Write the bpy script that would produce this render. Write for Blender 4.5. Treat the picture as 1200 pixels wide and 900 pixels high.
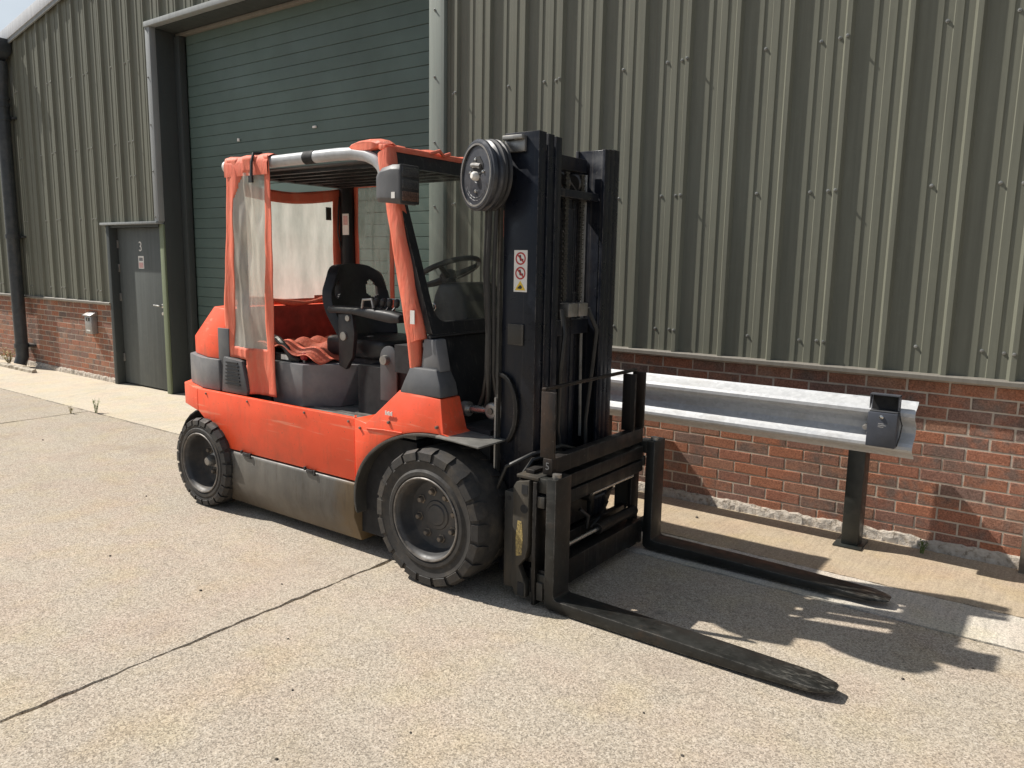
import bpy, bmesh, math, random
from mathutils import Vector, Matrix
random.seed(7)
for o in list(bpy.data.objects): bpy.data.objects.remove(o)
scene = bpy.context.scene
col = scene.collection

# ------------------------------------------------------------------ camera
# world: X along the wall (to the right), Y towards the wall, Z up; wall face at Y = 5.05
def cam_axes(vp=(-655, 286), roll=0.0177, f=905.0):
    d = Vector((vp[0]-600, vp[1]-450, f)).normalized()
    A = -d
    n = d.cross(Vector((1, roll, 0))).normalized()
    if n.y > 0: n = -n
    return A, n.cross(A), n
AX, AY, AZ = cam_axes()
cam_data = bpy.data.cameras.new('camera'); cam = bpy.data.objects.new('camera', cam_data)
col.objects.link(cam)
def cw(v): return Vector((AX.dot(v), AY.dot(v), AZ.dot(v)))
r, u, b = cw(Vector((1,0,0))), cw(Vector((0,-1,0))), cw(Vector((0,0,-1)))
cam.matrix_world = Matrix(((r.x,u.x,b.x,0),(r.y,u.y,b.y,0),(r.z,u.z,b.z,1.65),(0,0,0,1)))
cam_data.sensor_width = 36; cam_data.lens = 905/1200*36
cam_data.clip_start = 0.05; cam_data.clip_end = 2000
scene.camera = cam

# ------------------------------------------------------------------ light
SUN = Vector((-0.88, -0.242, 1.0)).normalized()
el = math.asin(SUN.z); rot = math.atan2(SUN.x, SUN.y)
world = bpy.data.worlds.new('World'); scene.world = world; world.use_nodes = True
wn, wl = world.node_tree.nodes, world.node_tree.links
wn.clear()
wo = wn.new('ShaderNodeOutputWorld'); bg = wn.new('ShaderNodeBackground'); bg.inputs[1].default_value = 0.066
sky = wn.new('ShaderNodeTexSky'); sky.sky_type = 'NISHITA'; sky.sun_disc = False
sky.sun_elevation = el; sky.sun_rotation = rot % (2*math.pi); sky.air_density = 1.0; sky.dust_density = 1.5; sky.ozone_density = 1.0
tcw = wn.new('ShaderNodeTexCoord'); mpw = wn.new('ShaderNodeMapping'); mpw.inputs['Scale'].default_value = (1,1,2.5)
nzw = wn.new('ShaderNodeTexNoise'); nzw.inputs['Scale'].default_value = 2.2; nzw.inputs['Detail'].default_value = 6
rpw = wn.new('ShaderNodeValToRGB'); rpw.color_ramp.elements[0].position = 0.42; rpw.color_ramp.elements[1].position = 0.72
mxw = wn.new('ShaderNodeMixRGB'); mxw.inputs[2].default_value = (8.4,9.2,9.9,1)
wl.new(tcw.outputs['Generated'], mpw.inputs[0]); wl.new(mpw.outputs[0], nzw.inputs['Vector']); wl.new(nzw.outputs[0], rpw.inputs[0])
wl.new(rpw.outputs[0], mxw.inputs[0]); wl.new(sky.outputs[0], mxw.inputs[1]); wl.new(mxw.outputs[0], bg.inputs[0]); wl.new(bg.outputs[0], wo.inputs[0])
sd = bpy.data.lights.new('sun', 'SUN'); sd.energy = 5.0; sd.angle = math.radians(0.53); sd.color = (1.0, 0.95, 0.875)
so = bpy.data.objects.new('sun', sd); col.objects.link(so); so.location = (-9, -4, 12)
so.rotation_euler = (-SUN).to_track_quat('-Z', 'Y').to_euler()
scene.view_settings.view_transform = 'Standard'; scene.view_settings.look = 'None'
scene.view_settings.exposure = 0.36; scene.view_settings.gamma = 1.0
scene.render.engine = 'CYCLES'
scene.cycles.max_bounces = 8; scene.cycles.transparent_max_bounces = 12

# ------------------------------------------------------------------ materials
class NT:
    def __init__(s, name):
        s.m = bpy.data.materials.new(name); s.m.use_nodes = True
        s.n = s.m.node_tree.nodes; s.l = s.m.node_tree.links
        s.b = s.n['Principled BSDF']; s.out = s.n['Material Output']
        g = s.n.new('ShaderNodeNewGeometry'); s.pos = g.outputs['Position']; s.geo = g
    def link(s, a, b): s.l.new(a, b)
    def noise(s, scale, detail=4, rough=0.55, vec=None, stretch=None, offset=None):
        t = s.n.new('ShaderNodeTexNoise'); t.inputs['Scale'].default_value = scale
        t.inputs['Detail'].default_value = detail; t.inputs['Roughness'].default_value = rough
        v = vec or s.pos
        if stretch:
            mp = s.n.new('ShaderNodeMapping'); mp.inputs['Scale'].default_value = stretch; s.link(v, mp.inputs[0]); v = mp.outputs[0]
        s.link(v, t.inputs['Vector']); return t.outputs[0]
    def voro(s, scale, feature='F1', out='Distance', vec=None):
        t = s.n.new('ShaderNodeTexVoronoi'); t.feature = feature; t.inputs['Scale'].default_value = scale
        s.link(vec or s.pos, t.inputs['Vector']); return t.outputs[out]
    def ramp(s, fac, stops):
        t = s.n.new('ShaderNodeValToRGB'); e = t.color_ramp.elements
        while len(e) < len(stops): e.new(0.5)
        for i, (p, c) in enumerate(stops):
            e[i].position = p; e[i].color = (c, c, c, 1) if isinstance(c, (int, float)) else (*c, 1)
        s.link(fac, t.inputs[0]); return t.outputs[0]
    def mix(s, fac, a, b, mode='MIX'):
        t = s.n.new('ShaderNodeMixRGB'); t.blend_type = mode
        for i, v in ((0, fac), (1, a), (2, b)):
            if isinstance(v, (int, float)): t.inputs[i].default_value = v if i == 0 else (v, v, v, 1)
            elif isinstance(v, tuple): t.inputs[i].default_value = (*v, 1)
            else: s.link(v, t.inputs[i])
        return t.outputs[0]
    def math(s, op, a, b=0.0):
        t = s.n.new('ShaderNodeMath'); t.operation = op
        for i, v in ((0, a), (1, b)):
            if isinstance(v, (int, float)): t.inputs[i].default_value = v
            else: s.link(v, t.inputs[i])
        return t.outputs[0]
    def sep(s, axis, vec=None):
        t = s.n.new('ShaderNodeSeparateXYZ'); s.link(vec or s.pos, t.inputs[0]); return t.outputs[axis]
    def bump(s, h, strength=0.3, dist=0.002):
        t = s.n.new('ShaderNodeBump'); t.inputs['Strength'].default_value = strength; t.inputs['Distance'].default_value = dist
        s.link(h, t.inputs['Height']); s.link(t.outputs[0], s.b.inputs['Normal']); return t
    def edge(s, radius=0.006):
        bv = s.n.new('ShaderNodeBevel'); bv.samples = 4; bv.inputs['Radius'].default_value = radius
        d = s.n.new('ShaderNodeVectorMath'); d.operation = 'DOT_PRODUCT'; s.link(bv.outputs[0], d.inputs[0]); s.link(s.geo.outputs['Normal'], d.inputs[1])
        return s.ramp(s.math('SUBTRACT', 1.0, d.outputs['Value']), [(0.02, 0.0), (0.16, 1.0)])
    def set(s, **k):
        for n, v in k.items():
            i = s.b.inputs[n.replace('_', ' ')]
            if isinstance(v, tuple): i.default_value = (*v, 1) if len(v) == 3 else v
            elif isinstance(v, (int, float)): i.default_value = v
            else: s.link(v, i)
        return s
M = {}
def simple(name, c, rough=0.5, metal=0.0, var=0.25, scale=14, dirt=None, dirt_amt=0.35, bump=0.0, spec=0.5):
    t = NT(name)
    n1 = t.noise(scale, 6); lo = tuple(x*(1-var) for x in c); hi = tuple(min(1, x*(1+var)) for x in c)
    cc = t.ramp(n1, [(0.3, lo), (0.7, hi)])
    if dirt:
        n2 = t.noise(scale*0.45, 8, 0.68); cc = t.mix(t.ramp(n2, [(0.48, 0.0), (0.72, dirt_amt)]), cc, dirt)
    t.set(Base_Color=cc, Metallic=metal)
    t.set(Roughness=t.ramp(t.noise(scale*1.7, 5), [(0.25, max(0.05, rough-0.12)), (0.75, min(1, rough+0.14))]))
    t.b.inputs['Specular IOR Level'].default_value = spec
    if bump: t.bump(t.noise(scale*6, 5), bump, 0.003)
    M[name] = t.m; return t

# --- concrete yard: exposed aggregate
def concrete(name, base, dark, lightc, speck=0.8, brushed=False):
    t = NT(name)
    big = t.noise(0.55, 5, 0.6); mid = t.noise(3.2, 6, 0.65)
    c = t.mix(t.ramp(big, [(0.35, 0.0), (0.68, 1.0)]), base, tuple(x*0.86 for x in base))
    c = t.mix(t.ramp(mid, [(0.42, 0.0), (0.75, 0.5)]), c, tuple(x*y for x, y in zip(base, (1.12, 1.02, 0.9))))
    # aggregate chips
    vc = t.voro(190, out='Color'); sepc = t.n.new('ShaderNodeSeparateColor'); t.link(vc, sepc.inputs[0])
    chip = t.ramp(sepc.outputs[0], [(0.0, dark), (0.16, tuple(x*0.45 for x in base)), (0.42, tuple(x*0.95 for x in base)), (0.8, tuple(min(1, x*1.35) for x in base)), (1.0, lightc)])
    c = t.mix(speck*0.85, c, chip, 'MIX')
    vb = t.voro(120, out='Color'); sepb = t.n.new('ShaderNodeSeparateColor'); t.link(vb, sepb.inputs[0])
    c = t.mix(0.6*speck, c, t.ramp(sepb.outputs[1], [(0.0, 0.5), (0.2, 0.85), (0.55, 1.05), (1.0, 1.3)]), 'MULTIPLY')
    fine = t.noise(330, 3, 0.7); c = t.mix(0.7*speck, c, t.ramp(fine, [(0.33, 0.35), (0.62, 1.4)]), 'MULTIPLY')
    tint = t.noise(2.6, 5); c = t.mix(t.ramp(tint, [(0.45, 0.0), (0.65, 0.35)]), c, (1.06, 0.93, 0.93), 'MULTIPLY'); tin2 = t.noise(3.4, 5, stretch=(1,1,7)); c = t.mix(t.ramp(tin2, [(0.48, 0.0), (0.68, 0.4)]), c, (1.05, 1.0, 0.78), 'MULTIPLY')
    # old stains, tyre scuffs
    st = t.noise(1.3, 7, 0.7); c = t.mix(t.ramp(st, [(0.56, 0.0), (0.74, 0.42)]), c, tuple(x*0.55 for x in base))
    sc = t.noise(5.0, 5, 0.6, stretch=(0.12, 1.6, 1)); c = t.mix(t.ramp(sc, [(0.60, 0.0), (0.70, 0.22)]), c, tuple(x*0.6 for x in base))
    # hairline cracks and drips
    wv = t.n.new('ShaderNodeVectorMath'); wv.operation = 'ADD'; wn_ = t.n.new('ShaderNodeTexNoise'); wn_.inputs['Scale'].default_value = 3.0; wn_.inputs['Detail'].default_value = 6
    t.link(t.pos, wn_.inputs['Vector']); sv = t.n.new('ShaderNodeVectorMath'); sv.operation = 'SCALE'; sv.inputs['Scale'].default_value = 0.5; t.link(wn_.outputs['Color'], sv.inputs[0]); t.link(t.pos, wv.inputs[0]); t.link(sv.outputs[0], wv.inputs[1])
    ck = t.voro(0.55, 'DISTANCE_TO_EDGE', 'Distance', wv.outputs[0])
    ckm = t.math('MULTIPLY', t.ramp(ck, [(0.0, 1.0), (0.0022, 0.6), (0.006, 0.0)]), t.ramp(t.noise(0.9, 3), [(0.50, 0.0), (0.60, 0.35)]))
    c = t.mix(ckm, c, tuple(x*0.3 for x in base))
    dp_ = t.voro(2.3); c = t.mix(t.math('MULTIPLY', t.ramp(dp_, [(0.02, 0.7), (0.09, 0.0)]), t.ramp(t.noise(1.1, 2), [(0.5, 0.0), (0.62, 0.7)])), c, tuple(x*0.4 for x in base))
    pl = t.noise(0.8, 8, 0.75, stretch=(0.5, 1.3, 1)); c = t.mix(t.ramp(pl, [(0.50, 0.0), (0.62, 0.22)]), c, tuple(min(1, x*1.25) for x in base))
    if brushed:
        br = t.noise(60, 3, 0.6, stretch=(1.0, 0.06, 1)); c = t.mix(0.25, c, t.ramp(br, [(0.35, 0.55), (0.65, 1.2)]), 'MULTIPLY')
    t.set(Base_Color=c, Roughness=0.93); t.b.inputs['Specular IOR Level'].default_value = 0.2
    h = t.mix(0.5, t.voro(115), t.noise(200, 4)); t.bump(h, 0.55 if not brushed else 0.3, 0.003)
    M[name] = t.m
concrete('yard_concrete', (0.392, 0.342, 0.276), (0.095, 0.083, 0.07), (0.62, 0.57, 0.49), 0.66)
concrete('apron_pale', (0.56, 0.50, 0.40), (0.28, 0.24, 0.19), (0.68, 0.62, 0.52), 0.35, True)
concrete('apron_strip', (0.54, 0.50, 0.43), (0.22, 0.2, 0.18), (0.64, 0.6, 0.53), 0.5, True)
concrete('apron_brown', (0.42, 0.345, 0.25), (0.18, 0.14, 0.1), (0.52, 0.44, 0.33), 0.4, True)
simple('joint_dirt', (0.05, 0.042, 0.033), 0.95, var=0.4, scale=20)
# stone plinth
t = NT('plinth'); n = t.noise(28, 7, 0.7)
c = t.ramp(n, [(0.28, (0.08, 0.065, 0.05)), (0.38, (0.32, 0.27, 0.21)), (0.48, (0.50, 0.44, 0.37)), (0.8, (0.64, 0.59, 0.51))])
c = t.mix(t.ramp(t.noise(5, 4), [(0.58, 0.0), (0.72, 0.6)]), c, (0.08, 0.07, 0.05))
t.set(Base_Color=c, Roughness=0.95); t.bump(n, 0.8, 0.02); M['plinth'] = t.m

# --- brick (one for single bricks, one for joined brickwork)
def brick(name, island):
    t = NT(name)
    if island: rnd = t.geo.outputs['Random Per Island']
    else:
        oi = t.n.new('ShaderNodeObjectInfo'); rnd = oi.outputs['Random']
    c = t.ramp(rnd, [(0.0, (0.32, 0.142, 0.086)), (0.22, (0.36, 0.150, 0.088)), (0.45, (0.285, 0.132, 0.092)), (0.66, (0.32, 0.170, 0.112)), (0.86, (0.26, 0.135, 0.10)), (1.0, (0.20, 0.135, 0.11))])
    mot = t.noise(9, 4, 0.6); r2 = t.math('FRACT', t.math('MULTIPLY', rnd, 17.3))
    fl = t.math('MULTIPLY', t.ramp(mot, [(0.40, 0.0), (0.62, 1.0)]), t.ramp(r2, [(0.35, 0.0), (0.6, 0.85)]))
    c = t.mix(fl, c, (0.15, 0.115, 0.098))
    c = t.mix(0.8, c, t.ramp(t.noise(110, 5, 0.75), [(0.32, 0.35), (0.66, 1.6)]), 'MULTIPLY')
    ef = t.noise(2.3, 6, 0.7); c = t.mix(t.ramp(ef, [(0.55, 0.0), (0.75, 0.28)]), c, (0.5, 0.42, 0.35))
    t.set(Base_Color=c, Roughness=0.9); t.b.inputs['Specular IOR Level'].default_value = 0.25
    t.bump(t.noise(120, 5, 0.7), 0.6, 0.003); M[name] = t.m
brick('brick_single', False); brick('brick_joined', True)
t = simple('mortar', (0.50, 0.425, 0.345), 0.95, var=0.18, scale=18, dirt=(0.24, 0.20, 0.165), dirt_amt=0.6, bump=0.5)

# --- cladding
def clad(name, c):
    t = NT(name)
    n = t.noise(4, 5, 0.6, stretch=(6, 1, 0.25)); cc = t.ramp(n, [(0.3, tuple(x*0.88 for x in c)), (0.7, tuple(x*1.12 for x in c))])
    dr = t.noise(3, 7, 0.7, stretch=(9, 1, 0.12)); cc = t.mix(t.ramp(dr, [(0.55, 0.0), (0.8, 0.45)]), cc, tuple(x*0.55 for x in c))
    bl = t.noise(14, 6, 0.7); cc = t.mix(t.ramp(bl, [(0.55, 0.0), (0.8, 0.3)]), cc, tuple(min(1, x*1.35) for x in c))
    t.set(Base_Color=cc, Roughness=t.ramp(t.noise(8, 4), [(0.3, 0.5), (0.7, 0.65)])); t.b.inputs['Specular IOR Level'].default_value = 0.25; t.bump(t.noise(1.6, 3), 0.15, 0.01)
    M[name] = t.m
clad('cladding', (0.156, 0.158, 0.124)); clad('trim_green', (0.20, 0.225, 0.20)); clad('trim_grey', (0.27, 0.285, 0.285))
clad('trim_dark', (0.055, 0.062, 0.060)); simple('shutter', (0.098, 0.140, 0.124), 0.5, var=0.10, scale=1.6, dirt=(0.07, 0.095, 0.085), dirt_amt=0.5, spec=0.3); clad('door_grey', (0.11, 0.12, 0.115)); clad('jamb_green', (0.19, 0.22, 0.14))
clad('sill_grey', (0.19, 0.175, 0.15)); clad('verge', (0.50, 0.51, 0.53)); clad('roof', (0.25, 0.25, 0.24))
simple('screw', (0.30, 0.30, 0.28), 0.4, 0.6); simple('pipe_black', (0.035, 0.04, 0.045), 0.42, dirt=(0.12, 0.11, 0.09))

# --- forklift paints
def orange(name, c, rough=0.38, cloth=False):
    t = NT(name)
    cc = t.ramp(t.noise(3.0, 6, 0.62), [(0.3, tuple(x*0.9 for x in c)), (0.7, (c[0]*1.06, c[1]*1.16, c[2]*1.25))])
    if cloth:
        cc = t.mix(t.ramp(t.noise(16, 6, 0.7, stretch=(2, 2, 0.5)), [(0.45, 0.0), (0.75, 0.5)]), cc, (0.62, 0.27, 0.17))
        cc = t.mix(t.ramp(t.noise(6, 7, 0.75), [(0.55, 0.0), (0.78, 0.45)]), cc, (0.22, 0.09, 0.06))
        t.bump(t.noise(10, 5, 0.6, stretch=(2.5, 2.5, 0.5)), 0.5, 0.02)
    else:
        cc = t.mix(t.ramp(t.noise(1.7, 9, 0.72), [(0.50, 0.0), (0.72, 0.5)]), cc, (0.36, 0.10, 0.045)); cc = t.mix(t.ramp(t.noise(9, 8, 0.75, stretch=(1.2, 1, 0.25)), [(0.54, 0.0), (0.74, 0.42)]), cc, (0.26, 0.10, 0.05))
        cc = t.mix(t.ramp(t.noise(42, 8, 0.78), [(0.625, 0.0), (0.665, 0.9)]), cc, (0.10, 0.06, 0.045))
        sc = t.noise(30, 4, 0.6, stretch=(0.06, 1, 1.2)); cc = t.mix(t.ramp(sc, [(0.62, 0.0), (0.70, 0.4)]), cc, (0.80, 0.40, 0.26))
        t.bump(t.noise(2.2, 3), 0.12, 0.02)
        cc = t.mix(t.math('MULTIPLY', t.edge(0.007), t.ramp(t.noise(22, 6, 0.7), [(0.44, 0.0), (0.6, 0.7)])), cc, (0.80, 0.36, 0.22))
    t.set(Base_Color=cc, Roughness=t.ramp(t.noise(7, 6), [(0.3, rough-0.06), (0.75, rough+0.22)])); M[name] = t.m
simple('red_shade', (0.34, 0.045, 0.03), 0.6, var=0.3, dirt=(0.12, 0.03, 0.02), dirt_amt=0.6)  # deep red with the bulkhead's shade put into the colour
orange('orange_paint', (0.88, 0.092, 0.030)); orange('orange_vinyl', (0.74, 0.150, 0.080), 0.55, True)
def worn_black(name, c, brown=(0.10, 0.065, 0.04), amt=0.5, rough=0.45):
    t = NT(name)
    cc = t.ramp(t.noise(6, 5), [(0.3, tuple(x*0.8 for x in c)), (0.7, tuple(x*1.25 for x in c))])
    cc = t.mix(t.ramp(t.noise(3.5, 9, 0.75, stretch=(1, 1, 0.35)), [(0.5, 0.0), (0.72, amt)]), cc, brown)
    cc = t.mix(t.ramp(t.noise(55, 6, 0.75), [(0.64, 0.0), (0.72, 0.5)]), cc, (0.24, 0.22, 0.20))
    vs_ = t.noise(55, 4, 0.6, stretch=(1, 1, 0.012)); cc = t.mix(t.ramp(vs_, [(0.58, 0.0), (0.72, 0.35)]), cc, (0.13, 0.115, 0.10))
    cc = t.mix(t.math('MULTIPLY', t.edge(), t.ramp(t.noise(18, 6, 0.7), [(0.42, 0.0), (0.6, 0.75)])), cc, (0.24, 0.215, 0.19))
    t.set(Base_Color=cc, Roughness=t.ramp(t.noise(12, 6), [(0.3, rough-0.1), (0.7, rough+0.2)])); t.bump(t.noise(40, 5), 0.15, 0.002); t.b.inputs['Specular IOR Level'].default_value = 0.3
    M[name] = t.m; return t
worn_black('mast_black', (0.010, 0.012, 0.018), (0.040, 0.028, 0.018), 0.5, 0.30)
worn_black('fork_black', (0.022, 0.023, 0.021), (0.060, 0.055, 0.045), 0.5, 0.40)
def fork_mat():
    t = NT('fork_steel')
    cc = t.ramp(t.noise(7, 6, 0.7), [(0.3, (0.012, 0.012, 0.011)), (0.7, (0.028, 0.028, 0.025))])
    cc = t.mix(t.ramp(t.noise(26, 7, 0.75, stretch=(0.35, 1.6, 1)), [(0.55, 0.0), (0.70, 0.45)]), cc, (0.09, 0.087, 0.078))
    tipf = t.ramp(t.math('ADD', t.sep(0), t.math('MULTIPLY', t.noise(9, 6, 0.7), 0.5)), [(0.0, 0.0), (0.01, 0.0)])
    sx = t.math('ADD', t.math('MULTIPLY', t.sep(0), 0.9), t.math('ADD', 1.05, t.math('MULTIPLY', t.noise(11, 7, 0.75), 0.5)))
    sc = t.noise(90, 4, 0.6, stretch=(0.3, 1.0, 1)); cc = t.mix(t.math('MULTIPLY', t.ramp(sx, [(0.45, 0.0), (0.75, 1.0)]), t.ramp(sc, [(0.48, 0.0), (0.64, 0.7)])), cc, (0.20, 0.19, 0.165))
    cc = t.mix(t.ramp(t.noise(5, 8, 0.75), [(0.58, 0.0), (0.72, 0.5)]), cc, (0.085, 0.052, 0.03))
    cc = t.mix(t.math('MULTIPLY', t.edge(0.007), t.ramp(t.noise(14, 6, 0.7), [(0.38, 0.0), (0.58, 0.8)])), cc, (0.26, 0.24, 0.215))
    t.set(Base_Color=cc, Metallic=0.25, Roughness=t.ramp(t.noise(14, 6), [(0.3, 0.32), (0.7, 0.6)])); t.bump(t.noise(60, 5), 0.2, 0.002); M['fork_steel'] = t.m
fork_mat()
worn_black('carriage_black', (0.009, 0.009, 0.009), (0.035, 0.023, 0.014), 0.5, 0.42)
worn_black('frame_black', (0.014, 0.015, 0.017), (0.05, 0.045, 0.04), 0.3, 0.4)
worn_black('rust_bar', (0.014, 0.012, 0.011), (0.09, 0.048, 0.026), 0.6, 0.5)
t = worn_black('plate_worn', (0.045, 0.043, 0.038), (0.12, 0.09, 0.055), 0.6, 0.5)
simple('yellow_worn', (0.36, 0.27, 0.10), 0.6, var=0.5, scale=150, dirt=(0.05, 0.045, 0.04), dirt_amt=1.0)
# grey skirt with road dirt
t = NT('skirt_grey')
cc = t.ramp(t.noise(5, 6, 0.65, stretch=(1.5, 1, 0.4)), [(0.3, (0.085, 0.084, 0.078)), (0.7, (0.165, 0.158, 0.142))])
z = t.sep(2); fz = t.ramp(t.math('ADD', z, t.math('MULTIPLY', t.noise(7, 6, 0.7), 0.16)), [(0.14, 0.9), (0.27, 0.35), (0.42, 0.08)])
cc = t.mix(fz, cc, (0.095, 0.068, 0.040))
xx = t.sep(0); fx = t.ramp(t.math('ADD', t.math('MULTIPLY', xx, 2.2), t.math('ADD', 7.5, t.math('MULTIPLY', t.noise(9, 6, 0.7), 0.5))), [(0.35, 0.0), (0.62, 0.75)])
cc = t.mix(fx, cc, (0.165, 0.108, 0.048))
cc = t.mix(t.ramp(t.noise(18, 8, 0.75, stretch=(1.5, 1, 0.3)), [(0.53, 0.0), (0.68, 0.6)]), cc, (0.065, 0.048, 0.033))
t.set(Base_Color=cc, Roughness=t.ramp(t.noise(9, 5), [(0.3, 0.38), (0.7, 0.62)])); M['skirt_grey'] = t.m
simple('grey_plastic', (0.075, 0.076, 0.08), 0.5, var=0.15, scale=9, dirt=(0.16, 0.15, 0.135), dirt_amt=0.5)
simple('grey_light', (0.15, 0.15, 0.155), 0.5, var=0.15, scale=9, dirt=(0.33, 0.31, 0.28), dirt_amt=0.4)
simple('tube_silver', (0.44, 0.45, 0.46), 0.38, var=0.15, scale=8, dirt=(0.20, 0.19, 0.18), dirt_amt=0.6)
simple('chrome', (0.62, 0.61, 0.58), 0.22, 0.9, var=0.12)
simple('chain_steel', (0.07, 0.065, 0.06), 0.4, 0.6)
simple('steel', (0.34, 0.33, 0.31), 0.4, 0.7, var=0.25, dirt=(0.14, 0.1, 0.07), dirt_amt=0.5)
simple('brass', (0.42, 0.34, 0.18), 0.4, 0.7)
simple('black_vinyl', (0.018, 0.018, 0.020), 0.45, var=0.2, scale=20, dirt=(0.06, 0.06, 0.06), bump=0.1)
simple('black_plastic', (0.022, 0.022, 0.024), 0.5, var=0.2, dirt=(0.07, 0.065, 0.06))
simple('hose_rubber', (0.020, 0.019, 0.018), 0.42, var=0.2, dirt=(0.06, 0.05, 0.04))
simple('interior_dark', (0.016, 0.016, 0.017), 0.8, var=0.3)
simple('floor_plate', (0.16, 0.155, 0.14), 0.5, var=0.3, dirt=(0.06, 0.05, 0.045))
t = simple('rubber', (0.028, 0.026, 0.024), 0.72, var=0.25, scale=16, dirt=(0.105, 0.085, 0.062), dirt_amt=0.6, bump=0.3)
simple('rim_grey', (0.045, 0.045, 0.046), 0.5, var=0.25, scale=12, dirt=(0.16, 0.13, 0.1), dirt_amt=0.6)
simple('rim_worn', (0.17, 0.155, 0.14), 0.5, 0.3, var=0.4, scale=30, dirt=(0.07, 0.06, 0.05), dirt_amt=0.8)
simple('nut_steel', (0.20, 0.17, 0.14), 0.5, 0.5, dirt=(0.06, 0.05, 0.04))
simple('white_print', (0.72, 0.70, 0.66), 0.5, var=0.08); simple('red_print', (0.42, 0.03, 0.03), 0.5, var=0.1)
simple('yellow_print', (0.72, 0.48, 0.04), 0.5, var=0.1); simple('black_print', (0.02, 0.02, 0.02), 0.5); simple('pink_print', (0.62, 0.36, 0.34), 0.5, var=0.15, scale=60)
t = NT('galvanised'); vc = t.voro(45, out='Color'); s_ = t.n.new('ShaderNodeSeparateColor'); t.link(vc, s_.inputs[0])
cc = t.mix(0.35, (0.56, 0.57, 0.58), t.ramp(s_.outputs[0], [(0.0, (0.42, 0.43, 0.44)), (1.0, (0.66, 0.67, 0.68))]))
cc = t.mix(t.ramp(t.noise(6, 8, 0.7, stretch=(0.4, 1, 1)), [(0.52, 0.0), (0.75, 0.5)]), cc, (0.30, 0.27, 0.22))
t.set(Base_Color=cc, Metallic=0.25, Roughness=t.ramp(s_.outputs[1], [(0, 0.42), (1, 0.58)])); M['galvanised'] = t.m
simple('post_black', (0.022, 0.025, 0.022), 0.4, var=0.2, dirt=(0.1, 0.09, 0.08)); simple('bin_grey', (0.060, 0.066, 0.082), 0.42, var=0.15, dirt=(0.13, 0.13, 0.13))
simple('mailbox_steel', (0.36, 0.35, 0.34), 0.38, 0.6, var=0.15); simple('weed_green', (0.11, 0.17, 0.035), 0.7, var=0.4, scale=40); simple('weed_dry', (0.27, 0.22, 0.08), 0.8, var=0.4, scale=40)
simple('pebble', (0.07, 0.06, 0.05), 0.9, var=0.4, scale=60); simple('kerb_stone', (0.44, 0.39, 0.31), 0.95, var=0.25, scale=20, dirt=(0.12, 0.09, 0.06), dirt_amt=0.7, bump=0.6)
simple('reel_dark', (0.035, 0.037, 0.045), 0.35, var=0.3, scale=20, dirt=(0.13, 0.13, 0.13), dirt_amt=0.4)
# clear vinyl, hazed
def vinyl(name, haze, c):
    t = NT(name); t.n.remove(t.b)
    tr = t.n.new('ShaderNodeBsdfTransparent'); tr.inputs[0].default_value = (0.93, 0.93, 0.88, 1)
    df = t.n.new('ShaderNodeBsdfDiffuse'); tl = t.n.new('ShaderNodeBsdfTranslucent'); gl = t.n.new('ShaderNodeBsdfGlossy'); gl.inputs['Roughness'].default_value = 0.22
    df.inputs[0].default_value = (*c, 1); tl.inputs[0].default_value = (*c, 1)
    a = t.n.new('ShaderNodeMixShader'); a.inputs[0].default_value = 0.55; t.link(df.outputs[0], a.inputs[1]); t.link(tl.outputs[0], a.inputs[2])
    hz = t.ramp(t.noise(4.5, 6, 0.65, stretch=(1.6, 1.6, 0.5)), [(0.3, haze[0]), (0.7, haze[1])])
    b_ = t.n.new('ShaderNodeMixShader'); t.link(hz, b_.inputs[0]); t.link(tr.outputs[0], b_.inputs[1]); t.link(a.outputs[0], b_.inputs[2])
    c_ = t.n.new('ShaderNodeMixShader'); c_.inputs[0].default_value = 0.07; t.link(b_.outputs[0], c_.inputs[1]); t.link(gl.outputs[0], c_.inputs[2])
    t.link(c_.outputs[0], t.out.inputs[0]); M[name] = t.m
vinyl('clear_vinyl', (0.36, 0.80), (0.90, 0.87, 0.76)); vinyl('clear_vinyl_rear', (0.40, 0.68), (0.90, 0.90, 0.82)); vinyl('clear_vinyl_far', (0.22, 0.42), (0.72, 0.72, 0.66))
t = NT('screen_glass'); t.n.remove(t.b)
tr = t.n.new('ShaderNodeBsdfTransparent'); tr.inputs[0].default_value = (0.93, 0.95, 0.93, 1); gl = t.n.new('ShaderNodeBsdfGlossy'); gl.inputs['Roughness'].default_value = 0.03
df = t.n.new('ShaderNodeBsdfDiffuse'); df.inputs[0].default_value = (0.5, 0.48, 0.42, 1)
lw = t.n.new('ShaderNodeLayerWeight'); lw.inputs[0].default_value = 0.5; fr = t.math('ADD', 0.035, t.math('MULTIPLY', t.math('POWER', lw.outputs['Facing'], 4.0), 0.5)); a = t.n.new('ShaderNodeMixShader'); t.link(fr, a.inputs[0]); t.link(tr.outputs[0], a.inputs[1]); t.link(gl.outputs[0], a.inputs[2])
b_ = t.n.new('ShaderNodeMixShader'); t.link(t.ramp(t.noise(5, 6, 0.7), [(0.35, 0.0), (0.75, 0.05)]), b_.inputs[0]); t.link(a.outputs[0], b_.inputs[1]); t.link(df.outputs[0], b_.inputs[2]); t.link(b_.outputs[0], t.out.inputs[0]); M['screen_glass'] = t.m
t = simple('lens_dark', (0.05, 0.05, 0.05), 0.15, var=0.5, scale=120); t = simple('lens_amber', (0.10, 0.06, 0.045), 0.15, var=0.6, scale=120)

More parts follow.
